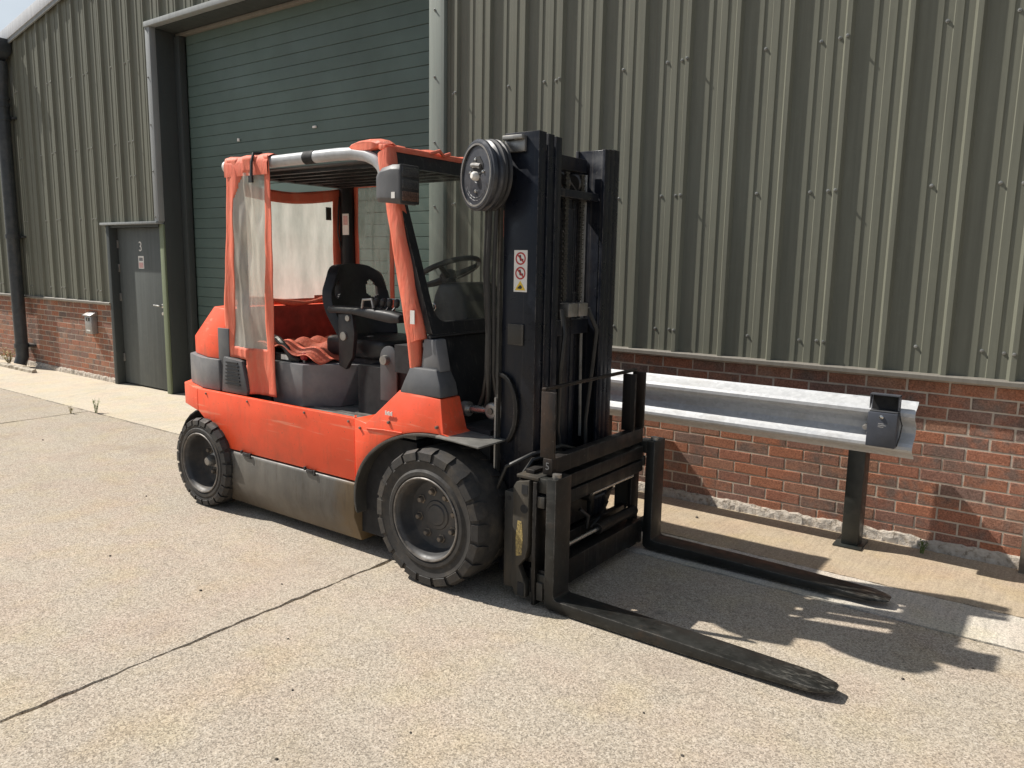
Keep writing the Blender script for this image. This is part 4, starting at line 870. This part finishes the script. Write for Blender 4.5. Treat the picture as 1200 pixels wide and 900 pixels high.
# steering column + wheel, dash hump
m = MB(); m.loft([[(x,y,z) for x, y in [(xa,3.30),(xb,3.30),(xb,3.66),(xa,3.66)]] for xa, xb, z in ((-3.02,-2.74,1.16),(-3.01,-2.72,1.30),(-2.97,-2.74,1.46),(-2.93,-2.79,1.535))]); m.build('dashboard', 'black_plastic', F, bevel=0.025, segs=3)
m = MB(); m.box(-2.98,-2.72,3.0,mir(3.0),1.05,1.20); m.build('dash_shelf', 'interior_dark', F)
cS = Vector((-3.005,3.46,1.592)); nS = Vector((-0.42,0,0.90)).normalized(); e1 = Vector((0,1,0)); e2 = nS.cross(e1)
m = MB(); m.tube([cS+e1*math.cos(a)*0.195+e2*math.sin(a)*0.195 for a in [2*math.pi*k/36 for k in range(36)]], 0.0155, 10, closed=True)
sw = m.build('steering_wheel', 'black_plastic', F)
m = MB(); 
for k in range(3):
    a = math.radians(90+120*k); d = e1*math.cos(a)+e2*math.sin(a); m.tube([cS-nS*0.03+d*0.03, cS-nS*0.02+d*0.10, cS+d*0.195], [0.022,0.017,0.013], 8)
m.tube([cS-nS*0.06, cS-nS*0.01, cS+nS*0.004], [0.045,0.05,0.035], 14); m.build('spokes', 'black_plastic', sw)
m = MB(); m.tube([cS-nS*0.05, cS-nS*0.22], 0.035, 12); m.build('column', 'black_plastic', sw)
m = MB(); m.tube([(-2.955,3.295,1.40),(-2.96,3.285,1.38),(-2.96,3.283,1.33),(-2.955,3.285,1.29)], 0.004, 6); m.tube([(-2.955+0.02*math.cos(a),3.285,1.395+0.02*math.sin(a)) for a in [2*math.pi*k/12 for k in range(12)]], 0.003, 6, closed=True); m.build('key', 'chrome', F)
# ---- tilt cylinders
for s in (1, -1):
    tc = MB().cyl((-2.72,Y(3.115,s),0.872),(-2.575,Y(3.115,s),0.882),0.036,16).build('tilt_cylinder', 'frame_black', F)
    MB().cyl((-2.585,Y(3.115,s),0.882),(-2.545,Y(3.115,s),0.884),0.040,18).build('gland', 'steel', tc)
    MB().cyl((-2.545,Y(3.115,s),0.884),(-2.40,Y(3.115,s),0.896),0.021,14).build('rod', 'chrome', tc)
    m = MB(); m.lathe_y([(0,Y(3.078,s)),(0.036,Y(3.078,s)),(0.044,Y(3.085,s)),(0.044,Y(3.15,s)),(0,Y(3.15,s))],-2.375,0.898,22); m.box(-2.375,-2.29,Y(3.115,s)-0.02,Y(3.115,s)+0.02,0.865,0.93); m.build('clevis', 'steel', tc, bevel=0.003)
    m = MB(); m.lathe_y([(0,Y(3.07,s)),(0.016,Y(3.07,s)),(0.018,Y(3.08,s))],-2.375,0.898,14); m.build('pin', 'nut_steel', tc)
# ---- mast
MZ = 0.07
mo = MB().box(-2.335,-2.306,3.08,mir(3.08),2.03,2.19).build('mast', 'mast_black', F, bevel=0.004)
for b_ in ((-2.335,-2.306,3.08,mir(3.08),1.25,1.36),(-2.335,-2.306,3.08,mir(3.08),0.10,0.30),(-2.25,-2.20,3.255,mir(3.255),2.13,2.20),(-2.27,-2.12,3.255,mir(3.255),1.98,2.02),(-2.275,-2.235,3.255,mir(3.255),0.55,0.66),(-2.24,-2.16,3.255,mir(3.255),1.28,1.36)): MB().box(*b_).build('crosshead', 'mast_black', mo, bevel=0.004)
def cch(xa, xb, ya, yb, ft, wt, ztop, s, zb=MZ):
    # C channel, web on ya side, open towards yb
    pl_ = [(xa,ya),(xb,ya),(xb,yb),(xb-ft,yb),(xb-ft,ya+wt),(xa+ft,ya+wt),(xa+ft,yb),(xa,yb)]
    m = MB(); m.prism_z([(x, Y(y,s)) for x, y in pl_], zb, ztop); return m.build('mast_channel', 'mast_black', mo, bevel=0.0025)
def ich(xa, xb, ya, yb, ft, wt, ztop, s, zb=MZ):
    yc = (ya+yb)/2; w2 = wt/2
    pl_ = [(xa,ya),(xa+ft,ya),(xa+ft,yc-w2),(xb-ft,yc-w2),(xb-ft,ya),(xb,ya),(xb,yb),(xb-ft,yb),(xb-ft,yc+w2),(xa+ft,yc+w2),(xa+ft,yb),(xa,yb)]
    m = MB(); m.prism_z([(x, Y(y,s)) for x, y in pl_], zb, ztop); return m.build('mast_channel', 'mast_black', mo, bevel=0.0025)
for s in (1, -1):
    cch(-2.305,-2.105,3.072,3.134,0.020,0.020,2.262,s); ich(-2.285,-2.098,3.140,3.192,0.018,0.016,2.256,s,0.09); ich(-2.275,-2.092,3.198,3.250,0.018,0.016,2.250,s,0.11)
    for (ya, yb) in ((3.100,3.132),(3.170,3.19)):
        m = MB(); m.lathe_y([(0,Y(ya,s)),(0.052,Y(ya,s)),(0.052,Y(yb,s)),(0,Y(yb,s))],-2.155,2.19,24); m.build('roller', 'mast_black', mo)
    # lift cylinder, rod and chain
    yl = 3.325
    MB().cyl((-2.235,Y(yl,s),0.12),(-2.235,Y(yl,s),1.50),0.036,16).build('lift_cylinder', 'mast_black', mo); MB().cyl((-2.235,Y(yl,s),1.50),(-2.235,Y(yl,s),2.0),0.019,14).build('lift_rod', 'steel' if s == 1 else 'mast_black', mo)
    m = MB()
    for k in range(52):
        z_ = 1.46+k*0.0125; w_ = 0.019 if k % 2 else 0.013
        m.box(-2.155,-2.140,Y(3.385,s)-w_,Y(3.385,s)+w_,z_,z_+0.0105)
    m.build('chain', 'chain_steel', mo, smooth=False)
    m = MB(); m.box(-2.155,-2.10,Y(3.41,s)-0.045,Y(3.41,s)+0.045,1.38,1.45); m.build('chain_anchor', 'steel', mo, bevel=0.004)
    m = MB(); m.lathe_y([(0,Y(3.375,s)),(0.045,Y(3.375,s)),(0.052,Y(3.38,s)),(0.046,Y(3.395,s)),(0.052,Y(3.41,s)),(0.045,Y(3.415,s)),(0,Y(3.415,s))],-2.19,2.06,24); m.build('chain_pulley', 'chain_steel', mo)
    m = MB(); m.tube([(-2.12,Y(3.33,s),1.42),(-2.08,Y(3.30,s),1.30),(-2.10,Y(3.30,s),1.1),(-2.12,Y(3.32,s),0.8),(-2.1,Y(3.34,s),0.6)], 0.012, 8); m.build('hose', 'hose_rubber', mo)
# inner crossheads
m = MB(); m.tube([(-2.215,YC,0.12),(-2.215,YC,1.93),(-2.215,YC,1.931),(-2.215,YC,1.98)], [0.062,0.062,0.05,0.05], 20); m.build('free_lift_cylinder', 'mast_black', mo)
# pale hose run seen on far channel
m = MB(); m.tube([(-2.20,mir(3.262),2.12),(-2.20,mir(3.262),1.2),(-2.19,mir(3.262),0.7)], 0.010, 8); m.build('hose', 'steel', mo)
# reel bracket and warning label
m = MB(); m.box(-2.29,-2.175,3.03,3.072,2.225,2.245); m.box(-2.29,-2.175,3.052,3.072,2.17,2.225); m.build('reel_bracket', 'steel', mo, bevel=0.003)
MB().box(-2.262,-2.17,3.060,3.0715,1.252,1.355).build('junction_plate', 'plate_worn', mo, bevel=0.004)
wlb = MB().box(-2.236,-2.158,3.0695,3.0718,1.512,1.712).build('warning_label', 'white_print', mo)
def ring_y(m, cx, cz, r0, r1, y0, n=28):
    o_ = [(cx+math.cos(2*math.pi*k/n)*r1, y0, cz+math.sin(2*math.pi*k/n)*r1) for k in range(n)]; i_ = [(cx+math.cos(2*math.pi*k/n)*r0, y0, cz+math.sin(2*math.pi*k/n)*r0) for k in range(n)]
    m.loft([o_, i_], cap=False)
for cz_ in (1.672, 1.602):
    m = MB(); ring_y(m, -2.197, cz_, 0.023, 0.0305, 3.0688); d = Vector((0.707,0,-0.707)); m.obox((-2.197,3.0686,cz_), d, (0,1,0), (0.707,0,0.707), 0.025, 0.0003, 0.0035); m.build('prohibition_sign', 'red_print', wlb, smooth=False)
    m = MB(); m.obox((-2.199,3.069,cz_+0.004), (1,0,0.3), (0,1,0), (-0.3,0,1), 0.006, 0.0002, 0.013); m.obox((-2.190,3.069,cz_-0.006), (1,0,0), (0,1,0), (0,0,1), 0.009, 0.0002, 0.005); m.build('figure_mark', 'black_print', wlb, smooth=False)
m = MB(); m.prism_y([(-2.228,1.520),(-2.166,1.520),(-2.197,1.566)], 3.0684, 3.0694); m.build('warning_triangle', 'yellow_print', wlb); 
m = MB(); m.prism_y([(-2.214,1.528),(-2.190,1.526),(-2.184,1.535),(-2.196,1.546),(-2.208,1.536)], 3.0680, 3.0683); m.build('figure_mark', 'black_print', wlb)
# hose reel
def disc(cx, cz, R, ya, yb, name, parent, mat):
    m = MB(); m.lathe_y([(0,ya+0.004),(R*0.20,ya+0.004),(R*0.22,ya),(R*0.84,ya),(R*0.86,ya-0.008),(R*0.93,ya-0.008),(R*0.95,ya-0.003),(R,ya),(R,ya+0.012),(R*0.92,ya+0.02),(R*0.92,yb-0.02),(R,yb-0.012),(R,yb),(0,yb)], cx, cz, 56); return m.build(name, mat, parent, angle=25)
rc = (-2.368, 2.060)
hr = disc(rc[0], rc[1], 0.166, 2.952, 3.000, 'hose_reel', F, 'reel_dark')
disc(rc[0]+0.012, rc[1]+0.004, 0.166, 3.006, 3.044, 'second_drum', hr, 'black_plastic')
m = MB(); ring_y(m, rc[0], rc[1], 0.138, 0.147, 2.9425, 48); m.build('rim_band', 'steel', hr)
m = MB(); m.prism_y([(rc[0]+x, rc[1]+z) for x, z in [(-0.055,0.005),(-0.05,0.05),(-0.02,0.085),(0.03,0.085),(0.06,0.05),(0.06,0.01),(0.02,0.0)]], 2.9490, 2.9518); m.build('opening', 'interior_dark', hr)
m = MB(); m.tube([(rc[0]-0.035,2.945,rc[1]+0.048),(rc[0]+0.0,2.943,rc[1]+0.046),(rc[0]+0.045,2.946,rc[1]+0.038)], 0.012, 10); m.build('hose_end', 'steel', hr)
m = MB(); m.lathe_y([(0,2.922),(0.012,2.922),(0.016,2.926),(0.021,2.934),(0.021,2.955)],rc[0],rc[1]-0.004,20); m.build('hub', 'white_print', hr)
for a, r_ in ((95,0.075),(265,0.075),(165,0.06),(10,0.068)):
    m = MB(); cx_, cz_ = rc[0]+math.cos(math.radians(a))*r_, rc[1]+math.sin(math.radians(a))*r_; m.lathe_y([(0,2.942),(0.005,2.942),(0.0075,2.946),(0.0075,2.952)],cx_,cz_,10); m.build('screw', 'chrome', hr)
m = MB()
for r_ in (0.105, 0.118):
    for k in range(9):
        a = math.radians(205+k*15); q = math.radians(205+k*15+11)
        m.tube([(rc[0]+math.cos(a)*r_,2.9515,rc[1]+math.sin(a)*r_),(rc[0]+math.cos(q)*r_,2.9515,rc[1]+math.sin(q)*r_)], 0.0014, 4)
m.build('raised_lettering', 'grey_light', hr)
rotm = Matrix.Translation(V(rc[0],2.985,0)-ROOT[F.name]) @ Matrix.Rotation(math.radians(-22), 4, 'Z') @ Matrix.Translation(ROOT[F.name]-V(rc[0],2.985,0))
for o in [hr]+list(hr.children): o.data.transform(rotm)
for k, (dx, dy) in enumerate(((0.0,0.0),(0.030,0.012),(-0.030,0.015))):
    m = MB(); m.tube([(rc[0]+0.02+dx,3.02+dy,1.92),(rc[0]+0.0+dx,3.03+dy,1.6),(rc[0]+0.01+dx*0.7,3.035+dy,1.3),(rc[0]+0.005+dx*0.8,3.04+dy,1.10),(rc[0]-0.01+dx*1.4,3.06+dy,0.98),(rc[0]-0.07+dx*2,3.12+dy,0.90)], 0.010 if k else 0.012, 8); m.build('hose', 'hose_rubber', F)
m = MB(); m.box(-2.322,-2.308,3.05,3.075,0.6,2.0); m.build('edge_strip', 'plate_worn', mo)
m = MB(); m.tube([(-2.318,3.045,0.98),(-2.318,3.042,0.70),(-2.316,3.04,0.45)], 0.006, 6); m.build('grease_pipe', 'steel', mo)
# curved tilt bracket on the near channel
arc1 = ellipse(-2.30, 0.92, 0.115, 0.19, 90, -60, 14); arc0 = ellipse(-2.30, 0.92, 0.092, 0.168, -60, 90, 14)
m = MB(); m.prism_y(arc1+arc0, 3.046, 3.0715); m.build('tilt_bracket', 'carriage_black', mo, bevel=0.004)
# ---- carriage
cb = MB(); cb.box(-2.05,-1.935,2.965,mir(2.965),0.555,0.625); cg = cb.build('carriage', 'carriage_black', F, bevel=0.005)
def part(name, mat, bev, *boxes):
    m = MB()
    for b_ in boxes: m.box(*b_)
    return m.build(name, mat, cg, bevel=bev)
part('upper_bar', 'carriage_black', 0.005, (-1.995,-1.930,2.975,mir(2.975),0.480,0.545)); part('lower_bar', 'carriage_black', 0.006, (-2.03,-1.932,2.96,mir(2.96),0.055,0.185))
part('slide_bar', 'carriage_black', 0.004, (-2.07,-2.035,2.98,mir(2.98),0.20,0.26)); part('slide_bar', 'carriage_black', 0.004, (-2.08,-2.03,2.98,mir(2.98),0.635,0.668))
part('backrest_base', 'rust_bar', 0.005, (-1.985,-1.932,2.985,mir(2.985),0.655,0.735))
m = MB(); m.tube([(-1.945+0.0*k,2.9838,0.695) for k in (0,1)], 0.001, 4)
text('5', (-1.957, 2.9835, 0.697), 0.05, 'grey_light', cg, name='stamped_number')
for (ya, yb) in ((2.99,3.005),(mir(3.005),mir(2.99)),(3.80,3.815)):
    part('backrest_post', 'rust_bar', 0.003, (-2.005,-1.925,ya,yb,0.735,1.055))
part('backrest_top', 'rust_bar', 0.003, (-2.003,-1.982,2.99,mir(2.99),1.056,1.072))
for s in (1, -1):
    # side plates
    m = MB(); m.box(-2.178,-2.122,Y(2.95,s)-0.004,Y(2.95,s)+0.10*s if s == 1 else Y(2.95,s)+0.004,0.06,0.548) if False else m.box(-2.178,-2.122,min(Y(2.946,s),Y(3.03,s)),max(Y(2.946,s),Y(3.03,s)),0.06,0.548)
    if s == 1:
        m.build('mast_foot_plate', 'plate_worn', cg, bevel=0.004)
        m = MB(); m.cyl((-2.15,Y(2.944,s),0.515),(-2.15,Y(2.948,s),0.515),0.012,12); m.build('hole', 'interior_dark', cg)
    poly = [(-2.112,0.585),(-2.095,0.612),(-2.02,0.63),(-2.02,0.30),(-2.035,0.24),(-2.075,0.19),(-2.03,0.10),(-2.03,0.035),(-2.09,0.035),(-2.115,0.09)]
    m = MB(); m.prism_y(poly, Y(2.925,s), Y(2.965,s)); m.build('side_plate', 'plate_worn', cg, bevel=0.004)
    m = MB(); m.cyl((-2.045,Y(2.9235,s),0.485),(-2.045,Y(2.93,s),0.485),0.022,16); m.build('hole', 'interior_dark', cg)
    m = MB(); m.prism_y([(-2.088,0.24),(-2.055,0.25),(-2.05,0.34),(-2.058,0.42),(-2.082,0.42),(-2.092,0.33)], Y(2.9238,s), Y(2.926,s)); m.build('paint_patch', 'yellow_worn', cg)
    for b_ in ((-2.06,-2.025,0.56,0.605),(-2.075,-2.04,0.045,0.11)): MB().box(b_[0],b_[1],min(Y(2.922,s),Y(2.93,s)),max(Y(2.922,s),Y(2.93,s)),b_[2],b_[3]).build('recess', 'interior_dark', cg)
    m = MB(); m.box(-1.997,-1.976,min(Y(2.925,s),Y(3.02,s)),max(Y(2.925,s),Y(3.02,s)),0.012,0.628); m.build('guide_plate', 'carriage_black', cg, bevel=0.003)
    m = MB(); m.box(-2.10,-1.975,min(Y(2.935,s),Y(3.10,s)),max(Y(2.935,s),Y(3.10,s)),0.632,0.648); m.build('top_plate', 'plate_worn', cg, bevel=0.003)
    m = MB(); m.box(-1.974,-1.935,min(Y(2.93,s),Y(2.97,s)),max(Y(2.93,s),Y(2.97,s)),0.505,0.56); m.box(-1.974,-1.938,min(Y(2.935,s),Y(2.97,s)),max(Y(2.935,s),Y(2.97,s)),0.04,0.13); m.build('stop_block', 'plate_worn', cg, bevel=0.004)
# positioner rods, hydraulics behind the carriage
m = MB(); m.cyl((-1.965,3.08,0.245),(-1.965,3.50,0.245),0.011,12); m.build('rod', 'chrome', cg)
m = MB(); m.cyl((-1.965,3.50,0.245),(-1.965,3.92,0.245),0.030,16); m.build('cylinder', 'carriage_black', cg)
m = MB(); m.cyl((-1.95,3.40,0.467),(-1.95,3.86,0.467),0.009,12); m.build('rod', 'chrome', cg)
m = MB(); m.box(-2.14,-2.06,3.26,3.55,0.28,0.50); m.cyl((-2.06,3.5,0.42),(-2.0,3.5,0.42),0.03); m.box(-2.15,-2.08,3.255,3.30,0.10,0.60); m.box(-2.15,-2.08,mir(3.30),mir(3.255),0.10,0.60); m.build('valve_block', 'carriage_black', cg, bevel=0.006)
for pts in ([(-2.02,3.50,0.40),(-1.98,3.58,0.42),(-1.99,3.64,0.36),(-2.03,3.64,0.26),(-2.04,3.55,0.22)], [(-2.03,3.42,0.36),(-2.0,3.46,0.32),(-2.01,3.46,0.25)], [(-2.30,3.03,0.30),(-2.265,2.99,0.52),(-2.20,2.985,0.655),(-2.10,3.06,0.72),(-2.03,3.22,0.745),(-2.02,3.36,0.70)], [(-2.16,3.05,0.46),(-2.145,3.03,0.60),(-2.10,3.07,0.69),(-2.03,3.16,0.72),(-2.02,3.30,0.69)]):
    m = MB(); m.tube([Vector(p) for p in pts], 0.011, 8); m.build('hose', 'hose_rubber', cg)
m = MB(); m.cyl((-2.31,3.03,0.29),(-2.305,3.025,0.33),0.014,10); m.cyl((-2.29,3.01,0.42),(-2.285,3.005,0.46),0.015,10); m.build('hose_fitting', 'chrome', cg)
# ---- forks
for yc_ in (3.0, 4.035):
    m = MB(); hw = 0.069; xf = -1.872
    # side profile along the blade centre: (x, z) lower and upper
    up_ = [(xf,0.655),(xf,0.085),(xf+0.004,0.072),(xf+0.02,0.066),(-1.35,0.062),(-0.95,0.056),(-0.69,0.050),(-0.612,0.046),(-0.600,0.042)]
    lo_ = [(xf-0.052,0.655),(xf-0.052,0.040),(xf-0.045,0.022),(xf-0.025,0.010),(-1.35,0.010),(-0.95,0.016),(-0.69,0.028),(-0.612,0.034),(-0.600,0.036)]
    wd = [1,1,1,1,1,1,1.0,0.62,0.45]
    rings = []
    for (ux, uz), (lx, lz), w_ in zip(up_, lo_, wd):
        h_ = hw*w_; rings.append([(ux,yc_-h_,uz),(ux,yc_+h_,uz),(lx,yc_+h_,lz),(lx,yc_-h_,lz)])
    fk = m.loft(rings).build('fork', 'fork_steel', F, bevel=0.004, angle=28)
    MB().box(xf-0.125,xf-0.054,yc_-0.055,yc_+0.055,0.575,0.645).build('fork_hook', 'fork_black', fk, bevel=0.006); MB().box(xf-0.105,xf-0.054,yc_-0.055,yc_+0.055,0.10,0.17).build('fork_hook', 'fork_black', fk, bevel=0.006)
    m = MB(); m.cyl((xf-0.026,yc_-0.02,0.655),(xf-0.026,yc_-0.02,0.672),0.022,14); m.build('locking_pin', 'steel', fk)
